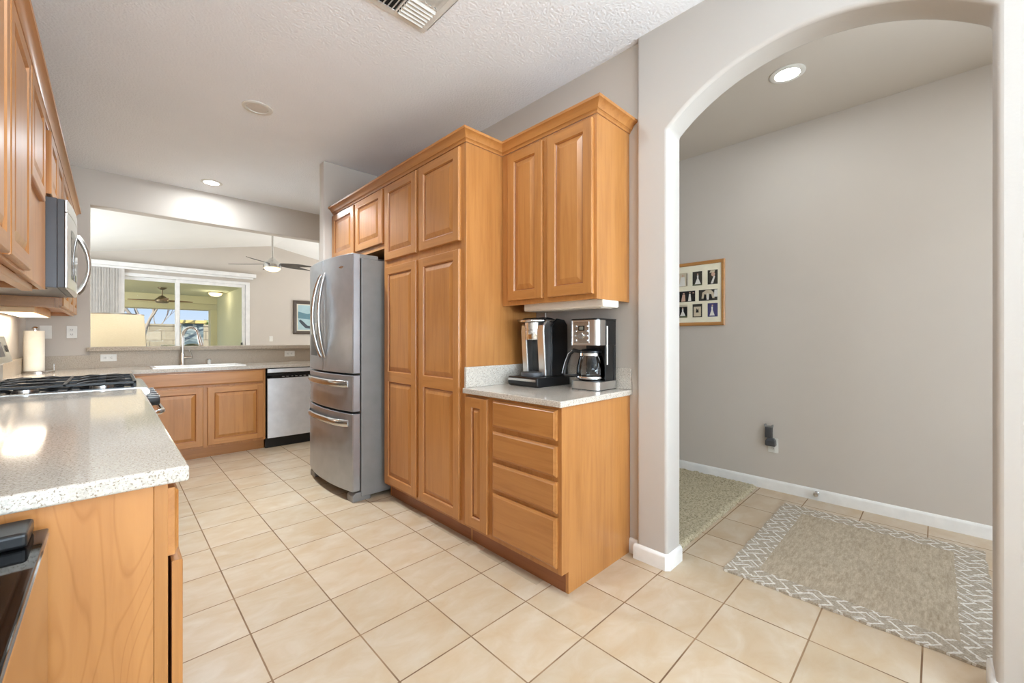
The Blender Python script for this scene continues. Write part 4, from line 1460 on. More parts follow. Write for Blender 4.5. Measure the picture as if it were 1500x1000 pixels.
def blade(x0, x1, y0, y1, along):
    mb = MB()
    tilt = 0.013
    if along == 'x':
        mb.add([(x0, y0, z0 + 0.002), (x1, y0, z0 + 0.002), (x1, y1, z0 - tilt), (x0, y1, z0 - tilt),
                (x0, y0, z0 + 0.0035), (x1, y0, z0 + 0.0035), (x1, y1, z0 - tilt + 0.002), (x0, y1, z0 - tilt + 0.002)],
               [(0, 1, 2, 3), (4, 7, 6, 5), (0, 4, 5, 1), (1, 5, 6, 2), (2, 6, 7, 3), (3, 7, 4, 0)])
    else:
        mb.add([(x0, y0, z0 + 0.002), (x0, y1, z0 + 0.002), (x1, y1, z0 - tilt), (x1, y0, z0 - tilt),
                (x0, y0, z0 + 0.0035), (x0, y1, z0 + 0.0035), (x1, y1, z0 - tilt + 0.002), (x1, y0, z0 - tilt + 0.002)],
               [(0, 1, 2, 3), (4, 7, 6, 5), (0, 4, 5, 1), (1, 5, 6, 2), (2, 6, 7, 3), (3, 7, 4, 0)])
    mb.build('louvre', 'white', t)


for qx in (0, 1):
    for qy in (0, 1):
        xa, xb = (i0, xm - 0.006) if qx == 0 else (xm + 0.006, i1)
        ya, yb = (j0, ym - 0.006) if qy == 0 else (ym + 0.006, j1)
        nb = 6
        if (qx + qy) % 2 == 0:
            for k in range(nb):
                ww = (yb - ya) / nb
                blade(xa + 0.003, xb - 0.003, ya + k * ww, ya + k * ww + ww * 0.60, 'x')
        else:
            for k in range(nb):
                ww = (xb - xa) / nb
                if qx == 0:
                    blade(xa + k * ww + ww * 0.60, xa + k * ww, ya + 0.003, yb - 0.003, 'y')
                else:
                    blade(xa + k * ww, xa + k * ww + ww * 0.60, ya + 0.003, yb - 0.003, 'y')

# ------------------------------------------------------------------ hall things
HWX = 3.77
t = thing('photo_frame', (HWX, 1.565, 1.6), 'wide light-wood photo frame holding wedding photos in a cream mat on the hall wall', 'picture')
f0, f1, g0, g1 = 1.262, 1.868, 1.316, 1.886
fw = 0.030
mb = MB()
P = mapper('x', HWX - 0.0005, -1)
pr = [(0, 0), (0, 0.016), (0.006, 0.021), (fw - 0.006, 0.018), (fw, 0.010)]
mb.loft([ring(P, f0, f1, g0, g1, i, d) for i, d in pr], cap0=False, cap1=False)
mb.build('frame', 'frame_wood', t, smooth=20)
MB().box(HWX - 0.0095, HWX - 0.0008, f0 + fw - 0.001, f1 - fw + 0.001, g0 + fw - 0.001, g1 - fw + 0.001).build('mat_board', 'matboard', t)
ph_dark = plain('photo_dark', lin(58, 54, 48), 0.5)
ph_white = plain('photo_white', lin(226, 222, 214), 0.5)
ph_skin = plain('photo_skin', lin(206, 168, 146), 0.5)
ph_black = plain('photo_black', lin(26, 25, 26), 0.5)
ph_sepia = plain('photo_sepia', lin(206, 192, 166), 0.5)
ph_navy = plain('photo_navy', lin(72, 68, 112), 0.5)
ph_green = plain('photo_green', lin(96, 100, 70), 0.5)
PH = {'d': ph_dark, 'w': ph_white, 's': ph_skin, 'k': ph_black, 'e': ph_sepia, 'n': ph_navy, 'g': ph_green}


def photo(y0, y1, z0, z1, bgk, shapes):
    x = HWX - 0.0100
    p = MB().box(x, x + 0.0003, y0, y1, z0, z1).build('photo', PH[bgk], t)
    by = {}
    for s in shapes:
        mb = by.setdefault(s[0], MB())
        poly = s[1]
        # u runs left to right as seen (from y1 down to y0)
        pts = [(x - 0.0004 - 0.0001 * len(by), y1 - (y1 - y0) * u, z0 + (z1 - z0) * v) for u, v in poly]
        mb.add(pts, [tuple(range(len(pts)))])
    for k, mb in by.items():
        mb.build('photo_figure', PH[k], p)


def gown(cx, w=0.30, top=0.62):
    return ('w', [(cx - w, 0.08), (cx + w, 0.08), (cx + 0.07, 0.5), (cx + 0.08, top), (cx - 0.08, top), (cx - 0.07, 0.5)])


def head(cx, cz, r=0.075, k='s'):
    return (k, [(cx + r * cos(2 * pi * i / 8), cz + r * 0.8 * sin(2 * pi * i / 8)) for i in range(8)])


def suit(cx, w=0.10, top=0.62):
    return ('k', [(cx - w * 0.8, 0.05), (cx + w * 0.8, 0.05), (cx + w, top), (cx - w, top)])


# rows as seen: portraits on the top and bottom rows, landscapes between
cols = [1.362, 1.493, 1.624, 1.755]
wP = 0.084
topz, midz, botz = (1.675, 1.800), (1.535, 1.632), (1.392, 1.510)
photo(cols[0] - wP / 2, cols[0] + wP / 2, *topz, 'd', [('w', [(0.3, 0.05), (0.55, 0.05), (0.75, 0.55), (0.62, 0.6)]), head(0.55, 0.7, 0.2), ('e', [(0.2, 0.8), (0.7, 0.85), (0.75, 0.97), (0.3, 0.97)])])
photo(cols[1] - wP / 2, cols[1] + wP / 2, *topz, 'd', [gown(0.55, 0.33, 0.72), head(0.55, 0.8), ('g', [(0, 0), (1, 0), (1, 0.1), (0, 0.1)])])
photo(cols[2] - wP / 2, cols[2] + wP / 2, *topz, 'e', [('w', [(0.1, 0.05), (0.8, 0.05), (0.7, 0.7), (0.3, 0.7)]), head(0.5, 0.8, 0.1), ('d', [(0.9, 0.05), (1, 0.05), (1, 0.95), (0.92, 0.95)])])
photo(cols[3] - wP / 2, cols[3] + wP / 2, *topz, 'g', [gown(0.5), head(0.5, 0.75)])
photo(1.322, 1.480, *midz, 'd', [('e', [(0.15, 0.2), (0.2, 0.75), (0.4, 0.95), (0.65, 0.95), (0.8, 0.7), (0.85, 0.2)]), ('k', [(0.25, 0.08), (0.42, 0.08), (0.40, 0.55), (0.30, 0.6)]), ('k', [(0.55, 0.08), (0.75, 0.08), (0.68, 0.55), (0.57, 0.6)]), ('w', [(0.43, 0.08), (0.55, 0.08), (0.52, 0.65), (0.46, 0.65)]), ('w', [(0.8, 0.3), (1, 0.3), (1, 0.95), (0.85, 0.95)])])
photo(1.512, 1.670, *midz, 'k', [('w', [(0.6, 0.05), (0.78, 0.05), (0.74, 0.75), (0.66, 0.75)]), ('s', [(0.2, 0.05), (0.45, 0.05), (0.42, 0.7), (0.28, 0.7)]), head(0.35, 0.8, 0.06), head(0.7, 0.85, 0.05), head(0.9, 0.8, 0.05)])
photo(1.702, 1.845, *midz, 'e', [suit(0.3), suit(0.7), gown(0.5, 0.1)])
photo(cols[0] - wP / 2, cols[0] + wP / 2, *botz, 'n', [gown(0.45, 0.26, 0.75), head(0.48, 0.83)])
photo(cols[1] - wP / 2, cols[1] + wP / 2, *botz, 'd', [('e', [(0.12, 0.06), (0.88, 0.06), (0.88, 0.8), (0.12, 0.8)]), ('k', [(0.35, 0.35), (0.65, 0.35), (0.6, 0.7), (0.52, 0.55), (0.42, 0.7)])])
photo(cols[2] - wP / 2, cols[2] + wP / 2, *botz, 'k', [gown(0.5, 0.33, 0.65), head(0.5, 0.72), ('g', [(0, 0), (1, 0), (1, 0.13), (0, 0.13)]), ('e', [(0, 0.85), (1, 0.85), (1, 1), (0, 1)])])
photo(cols[3] - wP / 2, cols[3] + wP / 2, *botz, 'd', [gown(0.5), head(0.5, 0.75)])

outlet((HWX - 0.0005, 0.905, 0.355), 'x-', 'white outlet low on the hall wall behind the plugged-in device')
t = thing('plug_in_device', (3.745, 0.905, 0.37), 'small dark grey device plugged into the low hall outlet', 'device')
mb = MB()
rings = []
for z, wv, d0, d1 in ((0.352, 0.030, 3.725, 3.760), (0.360, 0.036, 3.716, 3.7600), (0.395, 0.034, 3.716, 3.7600), (0.415, 0.022, 3.728, 3.7600)):
    rings.append([(d0, 0.915 - wv, z), (d0, 0.915 + wv, z), (d1, 0.915 + wv, z), (d1, 0.915 - wv, z)])
mb.loft(rings).build('plug_body', 'dgrey', t, bevel=0.006)
MB().box(3.732, 3.757, 0.905, 0.955, 0.4155, 0.500).box(3.729, 3.7315, 0.910, 0.950, 0.450, 0.485).build('upright_clip', 'dgrey', t, bevel=0.004)
MB().box(3.729, 3.757, 0.900, 0.908, 0.500, 0.520).box(3.729, 3.757, 0.950, 0.958, 0.500, 0.520).box(3.732, 3.757, 0.908, 0.950, 0.4995, 0.508).build('fork_top', 'grey_side', t)
t = thing('door_stop', (3.755, 0.62, 0.055), 'small chrome door stop screwed to the hall baseboard', 'door stop')
MB().lathe([(0.016, -0.012), (0.016, -0.008), (0.009, -0.006), (0.008, -0.0005), (0.014, 0.0)], (3.7555, 0.62, 0.055), 16, 'x').build('mount', 'chrome', t, smooth=40)
MB().lathe([(0.0, -0.050), (0.015, -0.048), (0.018, -0.035), (0.014, -0.024), (0.009, -0.012)], (3.7555, 0.62, 0.055), 16, 'x').build('knob', 'chrome', t, smooth=60)

# rugs
mb = MB()
nx, ny = 62, 48
rx0, rx1, ry0, ry1 = 2.272, 3.502, -0.185, 0.770
vs = []
for j in range(ny + 1):
    for i in range(nx + 1):
        vs.append((rx0 + (rx1 - rx0) * i / nx + (0.003 * sin(j * 0.9) if i in (0, nx) else 0), ry0 + (ry1 - ry0) * j / ny + (0.003 * sin(i * 0.7) if j in (0, ny) else 0), 0.0105 + 0.0012 * random.random()))
fs = []
for j in range(ny):
    for i in range(nx):
        a = j * (nx + 1) + i
        fs.append((a, a + 1, a + nx + 2, a + nx + 1))
mb.add(vs, fs)
rim = [(i, 0) for i in range(nx)] + [(nx, j) for j in range(ny)] + [(nx - i, ny) for i in range(nx)] + [(0, ny - j) for j in range(ny)]
top = [vs[j * (nx + 1) + i] for i, j in rim]
mb.loft([[(p[0], p[1], 0.0006) for p in top], top], cap1=False)
o = mb.build('bordered_rug', 'rug', loc=((rx0 + rx1) / 2, (ry0 + ry1) / 2, 0), smooth=60)
tag(o, 'taupe rug with white braided lattice border on the hall tiles', 'rug')

mb = MB()
sx0, sx1, sy0, sy1 = 2.30, 3.735, 1.012, 3.0
nx, ny = 110, 130
vs = []
for j in range(ny + 1):
    for i in range(nx + 1):
        e = min(i, nx - i, j, ny - j)
        z = 0.006 + (0.010 if e > 0 else 0.0) + 0.011 * random.random() * (1 if e > 0 else 0.3)
        vs.append((sx0 + (sx1 - sx0) * i / nx + random.uniform(-.005, .005), sy0 + (sy1 - sy0) * j / ny + random.uniform(-.005, .005), z))
fs = [(j * (nx + 1) + i, j * (nx + 1) + i + 1, (j + 1) * (nx + 1) + i + 1, (j + 1) * (nx + 1) + i) for j in range(ny) for i in range(nx)]
mb.add(vs, fs)
rim = [(i, 0) for i in range(nx)] + [(nx, j) for j in range(ny)] + [(nx - i, ny) for i in range(nx)] + [(0, ny - j) for j in range(ny)]
top = [vs[j * (nx + 1) + i] for i, j in rim]
mb.loft([[(p[0], p[1], 0.0006) for p in top], top], cap1=False)
o = mb.build('shag_rug', 'shag', loc=((sx0 + sx1) / 2, (sy0 + sy1) / 2, 0), smooth=60)
tag(o, 'thick beige shag rug behind the left arch pillar', 'rug')

# ------------------------------------------------------------------ living room beyond the pass-through
LY0, LY1 = 5.84, 10.0
LX0, LX1 = -2.5, 5.5
RX, RZ, SL = 2.5, 3.20, 0.19


def vault(x):
    return RZ - SL * abs(x - RX)


struct(MB().box(LX0 - 0.1, LX1 + 0.1, LY0, LY1 + 0.14, -0.1, 0.0), 'floor_living', 'carpet')
mb = MB()
mb.prism([(LX0 - 0.1, vault(LX0 - 0.1)), (RX, RZ), (LX1 + 0.1, vault(LX1 + 0.1)), (LX1 + 0.1, vault(LX1) + 0.15), (RX, RZ + 0.15), (LX0 - 0.1, vault(LX0) + 0.15)], 'y', LY0, LY1 + 0.14)
struct(mb, 'ceiling_living', paint('living_ceiling', lin(240, 238, 234), 80, 0.2))
struct(MB().box(LX0 - 0.1, LX0, LY0, LY1, 0, vault(LX0)), 'wall_living_left', 'wall')
struct(MB().box(LX1, LX1 + 0.1, LY0, LY1, 0, vault(LX1)), 'wall_living_right', 'wall')
DX0, DX1, DZ = -0.24, 2.075, 2.37     # outer frame of the slider
mb = MB()
mb.box(LX0 - 0.1, DX0, LY1, LY1 + 0.14, 0, vault(DX0)).box(DX1, LX1 + 0.1, LY1, LY1 + 0.14, 0, vault(DX1) if False else 2.6)
mb.prism([(DX1, 2.6), (LX1 + 0.1, 2.6), (LX1 + 0.1, vault(LX1) + 0.02), (RX, RZ + 0.02), (DX1, vault(DX1) + 0.02)], 'y', LY1, LY1 + 0.14)
mb.prism([(DX0, DZ), (DX1, DZ), (DX1, vault(DX1) + 0.02), (DX0, vault(DX0) + 0.02)], 'y', LY1, LY1 + 0.14)
struct(mb, 'wall_living_back', 'wall')
# sliding glass door
f = MB()
f.box(DX0, DX0 + 0.05, LY1 - 0.012, LY1 + 0.12, 0, DZ).box(DX1 - 0.075, DX1, LY1 - 0.012, LY1 + 0.12, 0, DZ)
f.box(DX0 + 0.05, DX1 - 0.075, LY1 - 0.012, LY1 + 0.12, DZ - 0.055, DZ).box(DX0 + 0.05, DX1 - 0.075, LY1 - 0.012, LY1 + 0.12, 0, 0.03)
dr = struct(f, 'door_1', 'vinyl', bevel=0.004)
BASE[dr.name] = Vector((0, 0, 0))
for x0, x1, dy in ((DX0 + 0.051, 0.925, 0.065), (0.875, DX1 - 0.076, 0.012)):
    s = MB()
    b = 0.058
    y0, y1 = LY1 + dy, LY1 + dy + 0.035
    s.box(x0, x0 + b, y0, y1, 0.031, DZ - 0.056).box(x1 - b, x1, y0, y1, 0.031, DZ - 0.056)
    s.box(x0 + b, x1 - b, y0, y1, DZ - 0.056 - b, DZ - 0.056).box(x0 + b, x1 - b, y0, y1, 0.031, 0.12)
    so = s.build('sliding_panel', 'vinyl', dr, bevel=0.003)
    MB().box(x0 + b, x1 - b, y0 + 0.014, y0 + 0.020, 0.12, DZ - 0.056 - b).build('glass', 'pane', so)
MB().box(DX1 - 0.125, DX1 - 0.095, LY1 - 0.03, LY1 + 0.0115, 0.95, 1.16).build('door_handle', 'white', dr, bevel=0.006)
MB().box(DX1 - 0.160, DX1 - 0.140, LY1 - 0.016, LY1 + 0.0115, 1.07, 1.12).build('latch', 'dgrey', dr, bevel=0.002)
# valance and vertical blinds
o = MB().box(-0.45, 2.163, LY1 - 0.14, LY1 - 0.001, 2.46, 2.535).build('valance', 'vinyl', loc=(0.9, LY1 - 0.07, 2.46), bevel=0.004)
tag(o, 'white blind valance across the top of the sliding glass door', 'valance')
t = thing('vertical_blinds', (-0.1, LY1 - 0.08, 0.03), 'stack of closed grey vertical blind vanes at the left of the sliding door', 'blinds')
MB().box(-0.40, 2.12, LY1 - 0.095, LY1 - 0.055, 2.425, 2.459).build('head_rail', 'vinyl', t)
for k in range(16):
    x = -0.39 + k * 0.0345
    a = R(24 + random.uniform(-5, 5))
    wv = 0.040
    mb = MB()
    p = [(x - wv * cos(a), LY1 - 0.075 - wv * sin(a)), (x - 0.006, LY1 - 0.071), (x + wv * cos(a), LY1 - 0.075 + wv * sin(a)), (x + wv * cos(a) + 0.0015, LY1 - 0.075 + wv * sin(a)), (x - 0.004, LY1 - 0.072), (x - wv * cos(a) + 0.0015, LY1 - 0.075 - wv * sin(a))]
    mb.prism(p, 'z', 0.04, 2.424).build('vane', 'blind', t)

# ceiling fan
fx_, fy_ = 1.872, 7.5
t = thing('ceiling_fan', (fx_, fy_, 3.08), 'brushed nickel ceiling fan with dark blades and lit bowl in the living room', 'fan')
MB().lathe([(0.065, vault(fx_) - 0.02), (0.065, vault(fx_) - 0.05), (0.02, vault(fx_) - 0.08)], (fx_, fy_, 0), 20).build('canopy', 'nickel', t, smooth=40)
MB().cyl((fx_, fy_, 0), 0.014, 2.48, vault(fx_) - 0.02, 12).build('downrod', 'nickel', t, smooth=40)
MB().lathe([(0.02, 2.515), (0.035, 2.505), (0.060, 2.470), (0.105, 2.440), (0.125, 2.420), (0.130, 2.395), (0.130, 2.350), (0.120, 2.345), (0.0, 2.345)], (fx_, fy_, 0), 32).build('motor_housing', 'nickel', t, smooth=35)
MB().lathe([(0.118, 2.344), (0.112, 2.325), (0.085, 2.300), (0.045, 2.288), (0.0, 2.285)], (fx_, fy_, 0), 32).build('light_bowl', 'warm_glow', t, smooth=60)
for ang in (138.0, 84.0, 12.0, -28.0, 222.0):
    ca, sa = cos(R(ang)), sin(R(ang))
    rings = []
    for i in range(9):
        u = i / 8
        r = 0.10 + 0.56 * u
        wd = (0.032 + 0.024 * sin(pi * min(1, u * 1.25))) * (1 - 0.75 * max(0, u - 0.6) / 0.4)
        z = 2.405 - 0.012 * u
        sweepb = 0.05 * u * u
        cxp, cyp = fx_ + ca * r - sa * sweepb, fy_ + sa * r + ca * sweepb
        tl = 0.22
        rings.append([(cxp - sa * wd, cyp + ca * wd, z - wd * tl), (cxp + sa * wd, cyp - ca * wd, z + wd * tl), (cxp + sa * wd, cyp - ca * wd, z + wd * tl + 0.007), (cxp - sa * wd, cyp + ca * wd, z - wd * tl + 0.007)])
    MB().loft(rings).build('blade', 'fan_blade', t, smooth=50)

# table lamp behind the half wall
lx_, ly_ = 0.025, 6.28
t = thing('table_lamp', (lx_, ly_, 0.72), 'table lamp with a large cream linen drum shade behind the pass-through ledge', 'lamp')
mb = MB().lathe([(0.262, 1.06), (0.242, 1.465)], (lx_, ly_, 0), 48, caps=False)
sh = mb.build('lamp_shade', 'shade', t, smooth=60)
MB().lathe([(0.2435, 1.460), (0.2445, 1.470), (0.2395, 1.470), (0.2395, 1.460)], (lx_, ly_, 0), 48, caps=False).build('shade_rim', 'brass', sh, smooth=60)
MB().lathe([(0.09, 0.721), (0.09, 0.74), (0.03, 0.76), (0.05, 0.85), (0.075, 0.93), (0.04, 1.02), (0.012, 1.06), (0.010, 1.25), (0.0, 1.25)], (lx_, ly_, 0), 24).build('base', 'brass', t, smooth=60)
MB().lathe([(0.0, 1.20), (0.028, 1.225), (0.034, 1.26), (0.026, 1.295), (0.0, 1.31)], (lx_ + 0.0, ly_, 0.055), 16).build('bulb', 'white', t, smooth=60)
lamp('table_lamp_bulb', 'POINT', (lx_, ly_ - 0.03, 1.33), (0, 0, 0), 0.75, (1.0, 0.90, 0.74), shadow_soft_size=0.05)
t = thing('side_table', (lx_, ly_, 0), 'dark wooden side table under the cream shaded lamp', 'table')
MB().box(lx_ - 0.25, lx_ + 0.25, ly_ - 0.25, ly_ + 0.25, 0.69, 0.72).build('table_top', 'frame_dark', t, bevel=0.004)
for sx in (-1, 1):
    for sy in (-1, 1):
        MB().box(lx_ + sx * 0.22 - 0.02, lx_ + sx * 0.22 + 0.02, ly_ + sy * 0.22 - 0.02, ly_ + sy * 0.22 + 0.02, 0.0, 0.69).build('leg', 'frame_dark', t)

# framed picture and switch on the living room wall
t = thing('wall_picture', (3.2, LY1, 1.68), 'dark-framed blue and white print on the living room wall beside the refrigerator', 'picture')
P = mapper('y', LY1 - 0.0005, -1)
MB().loft([ring(P, 2.905, 3.55, 1.300, 2.055, i, d) for i, d in ((0, 0), (0, 0.03), (0.02, 0.036), (0.07, 0.022), (0.075, 0.012))], cap0=False, cap1=False).build('frame', 'frame_dark', t, smooth=20)
MB().box(2.975, 3.48, LY1 - 0.012, LY1 - 0.001, 1.37, 1.985).build('mat_board', plain('pale_mat', lin(214, 208, 192), 0.8), t)
pr_ = MB().box(3.005, 3.45, LY1 - 0.0135, LY1 - 0.0122, 1.40, 1.955).build('print', plain('blue_print', lin(158, 184, 190), 0.6), t)
MB().add([(3.005, LY1 - 0.0142, 1.66), (3.45, LY1 - 0.0142, 1.62), (3.45, LY1 - 0.0142, 1.80), (3.2, LY1 - 0.0142, 1.76), (3.005, LY1 - 0.0142, 1.81)], [(0, 1, 2, 3, 4)]).build('printed_sea', plain('print_sea', lin(92, 128, 140), 0.6), pr_)
MB().add([(3.02, LY1 - 0.0146, 1.60), (3.08, LY1 - 0.0146, 1.52), (3.16, LY1 - 0.0146, 1.44), (3.34, LY1 - 0.0146, 1.42), (3.36, LY1 - 0.0146, 1.47), (3.20, LY1 - 0.0146, 1.50), (3.10, LY1 - 0.0146, 1.60), (3.05, LY1 - 0.0146, 1.63)], [tuple(range(8))]).build('printed_shape', plain('print_dark', lin(60, 68, 78), 0.6), pr_)
o = MB().box(2.435, 2.505, LY1 - 0.007, LY1 - 0.0005, 1.14, 1.255).build('light_switch', 'white', loc=(2.47, LY1, 1.2), bevel=0.002)
tag(o, 'white light switch on the living room wall right of the sliding door', 'switch')

# ------------------------------------------------------------------ covered patio and yard
QY0, QY1 = LY1 + 0.14, 15.2
struct(MB().box(-9, 2.6, QY0, 16.2, -0.12, -0.02), 'floor_patio', paint('patio_concrete', lin(196, 188, 174), 30, 0.2, 0.8))
struct(MB().box(-9, 2.6, QY0, 16.0, 2.46, 2.60), 'ceiling_patio', 'stucco')
mb = MB().box(-9, 2.60, QY1, QY1 + 0.18, 2.24, 2.459).box(-9, 2.60, QY1 + 0.181, 16.0, 2.07, 2.459)
struct(mb, 'trim_2', 'stucco_b')
struct(MB().box(2.30, 2.45, QY0, QY1, -0.02, 2.459), 'wall_patio', 'stucco')
o = MB().box(2.14, 2.45, QY1 + 0.001, QY1 + 0.40, -0.02, 2.07).build('patio_column', 'stucco_b', loc=(2.3, 15.4, -0.02), bevel=0.01)
tag(o, 'square cream patio column at the right end of the patio beam', 'column')
struct(MB().box(-9.1, -9.0, QY0, 16.0, -0.02, 2.46), 'wall_patio_left', 'stucco')

pfx, pfy = 0.90, 13.3
t = thing('patio_fan', (pfx, pfy, 2.2), 'bronze ceiling fan under the patio roof outside the glass door', 'fan')
MB().lathe([(0.085, 2.459), (0.085, 2.435), (0.03, 2.40)], (pfx, pfy, 0), 18).build('canopy', 'brass', t, smooth=40)
MB().cyl((pfx, pfy, 0), 0.013, 2.24, 2.41, 10).build('downrod', 'brass', t, smooth=40)
MB().lathe([(0.02, 2.265), (0.07, 2.23), (0.13, 2.17), (0.14, 2.12), (0.11, 2.08), (0.0, 2.07)], (pfx, pfy, 0), 24).build('motor_housing', 'brass', t, smooth=50)
for ang in (160.0, 275.0, 20.0):
    ca, sa = cos(R(ang)), sin(R(ang))
    rings = []
    for i in range(7):
        u = i / 6
        r = 0.10 + 0.56 * u
        wd = 0.055 * (1 - 0.65 * u)
        z = 2.135 + 0.01 * u
        rings.append([(pfx + ca * r - sa * wd, pfy + sa * r + ca * wd, z - 0.3 * wd), (pfx + ca * r + sa * wd, pfy + sa * r - ca * wd, z + 0.3 * wd), (pfx + ca * r + sa * wd, pfy + sa * r - ca * wd, z + 0.3 * wd + 0.01), (pfx + ca * r - sa * wd, pfy + sa * r + ca * wd, z - 0.3 * wd + 0.01)])
    MB().loft(rings).build('blade', 'fan_wood', t, smooth=50)
t = thing('patio_ceiling_light', (2.02, 13.6, 2.459), 'small glowing dome light on the patio ceiling near the side wall', 'light')
MB().lathe([(0.17, 2.459), (0.17, 2.43)], (2.02, 13.6, 0), 24).build('fitter', 'brass', t, smooth=40)
MB().lathe([(0.155, 2.4295), (0.14, 2.385), (0.08, 2.345), (0.0, 2.335)], (2.02, 13.6, 0), 24).build('dome', 'warm_glow', t, smooth=60)
lamp('patio_dome_lamp', 'POINT', (1.95, 13.4, 2.25), (0, 0, 0), 2.5, (1.0, 0.90, 0.68), shadow_soft_size=0.1)
t = thing('patio_ceiling_light', (-1.7, 12.8, 2.459), 'added second dome light brightening the patio, unseen behind the blinds', 'light')
MB().lathe([(0.17, 2.459), (0.17, 2.43)], (-1.7, 12.8, 0), 24).build('fitter', 'brass', t, smooth=40)
MB().lathe([(0.155, 2.4295), (0.14, 2.385), (0.08, 2.345), (0.0, 2.335)], (-1.7, 12.8, 0), 24).build('dome', 'warm_glow', t, smooth=60)
lamp('patio_dome_lamp', 'POINT', (-1.7, 12.8, 2.2), (0, 0, 0), 75.0, (1.0, 0.94, 0.80), shadow_soft_size=0.1)  # lamp and fixture added out of view to brighten the patio

# kettle barbecue and white table seen just over the ledge
t = thing('kettle_barbecue', (1.33, 11.9, 0), 'dark domed kettle barbecue on the patio just above the ledge', 'barbecue')
MB().lathe([(0.27, 0.80), (0.27, 0.86), (0.25, 0.96), (0.18, 1.04), (0.08, 1.08), (0.0, 1.09)], (1.33, 11.9, 0), 28).build('lid', plain('dark_green_enamel', lin(70, 76, 62), 0.3), t, smooth=60)
MB().lathe([(0.27, 0.79), (0.25, 0.68), (0.15, 0.60), (0.0, 0.58)], (1.33, 11.9, 0), 28).build('bowl', 'black', t, smooth=60)
for k in range(3):
    a = 2 * pi * k / 3
    MB().tube([(1.33 + 0.15 * cos(a), 11.9 + 0.15 * sin(a), 0.62), (1.33 + 0.28 * cos(a), 11.9 + 0.28 * sin(a), -0.02)], 0.012, 8).build('leg', 'black', t)
t = thing('patio_table', (0.95, 11.9, -0.02), 'white tall patio table left of the barbecue outside the glass door', 'table')
MB().box(0.79, 1.02, 11.75, 12.05, 0.99, 1.065).build('table_top', 'white', t, bevel=0.01)
for sx in (0.81, 1.0):
    for sy in (11.77, 12.03):
        MB().box(sx - 0.015, sx + 0.015, sy - 0.015, sy + 0.015, -0.02, 0.989).build('leg', 'white', t)

o = MB().box(-40, 40, 16.2, 90, -0.2, -0.06).build('ground', 'ground')
o['kind'] = 'structure'
mb = MB().box(-24, 24, 24.0, 24.2, -0.06, 1.78).box(-24, 24, 23.97, 24.23, 1.781, 1.86)
o = mb.build('garden_wall', 'blocks', loc=(0, 24.1, -0.06))
tag(o, 'tan concrete block wall across the back yard', 'wall')
t = thing('stone_pier', (2.35, 20.0, -0.06), 'grey stacked-stone pier with a tan cap standing before the garden wall', 'pier')
MB().box(1.93, 2.55, 19.7, 20.3, -0.06, 1.78).build('shaft', 'stone', t, bevel=0.01)
MB().box(1.84, 2.64, 19.6, 20.4, 1.7805, 1.90).build('cap', plain('sandstone_cap', lin(226, 200, 130), 0.8), t, bevel=0.01)


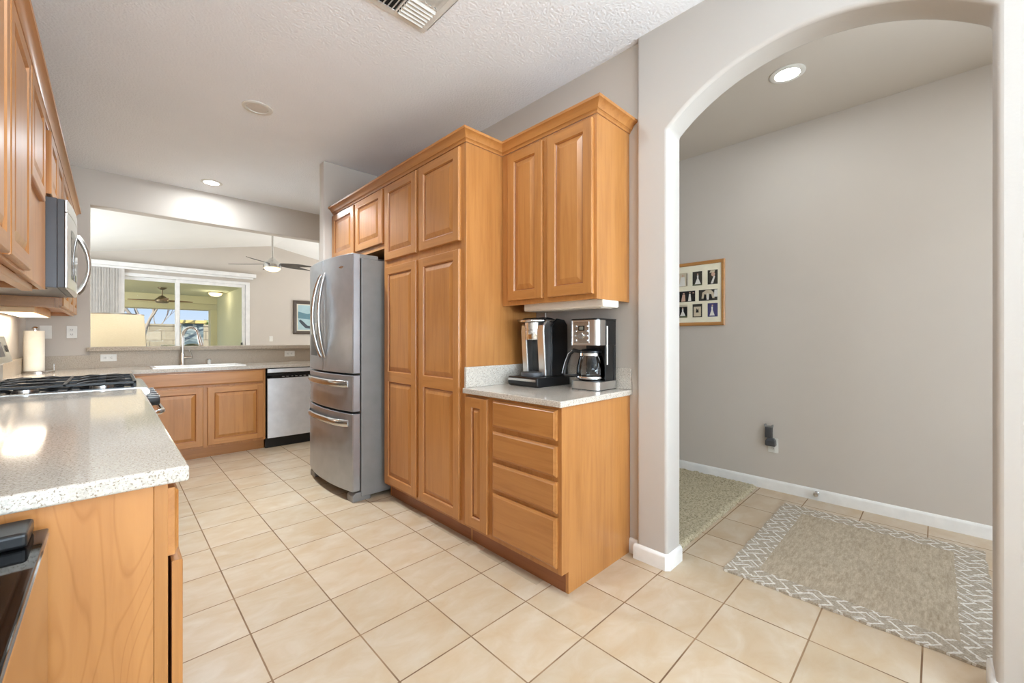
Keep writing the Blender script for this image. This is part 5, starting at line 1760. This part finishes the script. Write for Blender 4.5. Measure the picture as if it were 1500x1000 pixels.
# bare trees ----------------------------------------------------------
def bare_tree(x, y, h, seed, label, r0=0.09, spread=0.55, levels=4, mat='bark', fork=0.45, light=1):
    rnd = random.Random(seed)
    t = thing('bare_tree', (x, y, -0.06), label, 'tree', None)
    trunk = MB()
    twigs = MB()

    def grow(p, d, L, r, lev):
        n = 4
        path = [p]
        q = Vector(p)
        dd = Vector(d)
        for i in range(n):
            dd = (dd + Vector((rnd.uniform(-.16, .16), rnd.uniform(-.16, .16), rnd.uniform(-0.02, .12)))).normalized()
            q = q + dd * L / n
            path.append(tuple(q))
        (trunk if lev <= light else twigs).tube(path, [r * (1 - 0.45 * i / n) for i in range(n + 1)], 7 if lev <= light else 4)
        if lev >= levels:
            return
        k = 3 if lev == 0 else rnd.choice((2, 3, 3))
        for i in range(k):
            a = 2 * pi * (i + rnd.random() * 0.6) / k
            up = dd
            side = up.orthogonal().normalized()
            side2 = up.cross(side)
            nd = (up + spread * (cos(a) * side + sin(a) * side2) + Vector((0, 0, 0.15))).normalized()
            start = path[-1] if i < 2 else path[-2]
            grow(start, nd, L * rnd.uniform(0.62, 0.85), r * 0.55, lev + 1)
    grow((x, y, -0.06), (0.02, 0, 1), h * fork, r0, 0)
    trunk.build('trunk', mat, t, smooth=60)
    twigs.build('branches', 'twig', t, smooth=60)
    return t


bare_tree(0.93, 19.5, 4.7, 31, 'bare pale-trunked tree in the yard behind the patio fan', 0.12, 0.42, 5, fork=0.33, light=3)
bare_tree(4.3, 27.0, 5.0, 5, 'leafless tree rising beyond the garden wall right of the stone pier', 0.07, 0.5, 5, fork=0.35)
bare_tree(-0.6, 26.5, 5.0, 9, 'leafless tree beyond the garden wall behind the lamp shade', 0.07, 0.6, 5, fork=0.35)
bare_tree(2.2, 38.0, 5.6, 14, 'leafless tree beyond the garden wall behind the stone pier', 0.06, 0.6, 5, fork=0.35)


def shrub(x, y, z, r, seed, label):
    rnd = random.Random(seed)
    mb = MB()
    for i in range(900):
        a, b_ = rnd.uniform(0, 2 * pi), math.acos(rnd.uniform(-0.3, 1))
        rr = r * rnd.uniform(0.45, 1.0)
        p = Vector((x + rr * 1.3 * cos(a) * sin(b_), y + rr * sin(a) * sin(b_), z + rr * cos(b_)))
        u = Vector((rnd.gauss(0, 1), rnd.gauss(0, 1), rnd.gauss(0, 1))).normalized() * 0.09
        v = u.orthogonal().normalized() * 0.04
        mb.add([tuple(p - u), tuple(p + v), tuple(p + u), tuple(p - v)], [(0, 1, 2, 3)])
    for k in range(5):
        mb.tube([(x + 0.1 * (k - 2), y, -0.06), (x + 0.25 * (k - 2), y, z)], 0.03, 5)
    o = mb.build('shrub', 'leaf', loc=(x, y, -0.06))
    tag(o, label, 'shrub')


shrub(5.9, 25.8, 1.7, 0.8, 21, 'yellow-green shrub above the garden wall nearest the patio column')
shrub(3.6, 25.8, 1.6, 0.55, 22, 'small green shrub above the garden wall right of the stone pier')
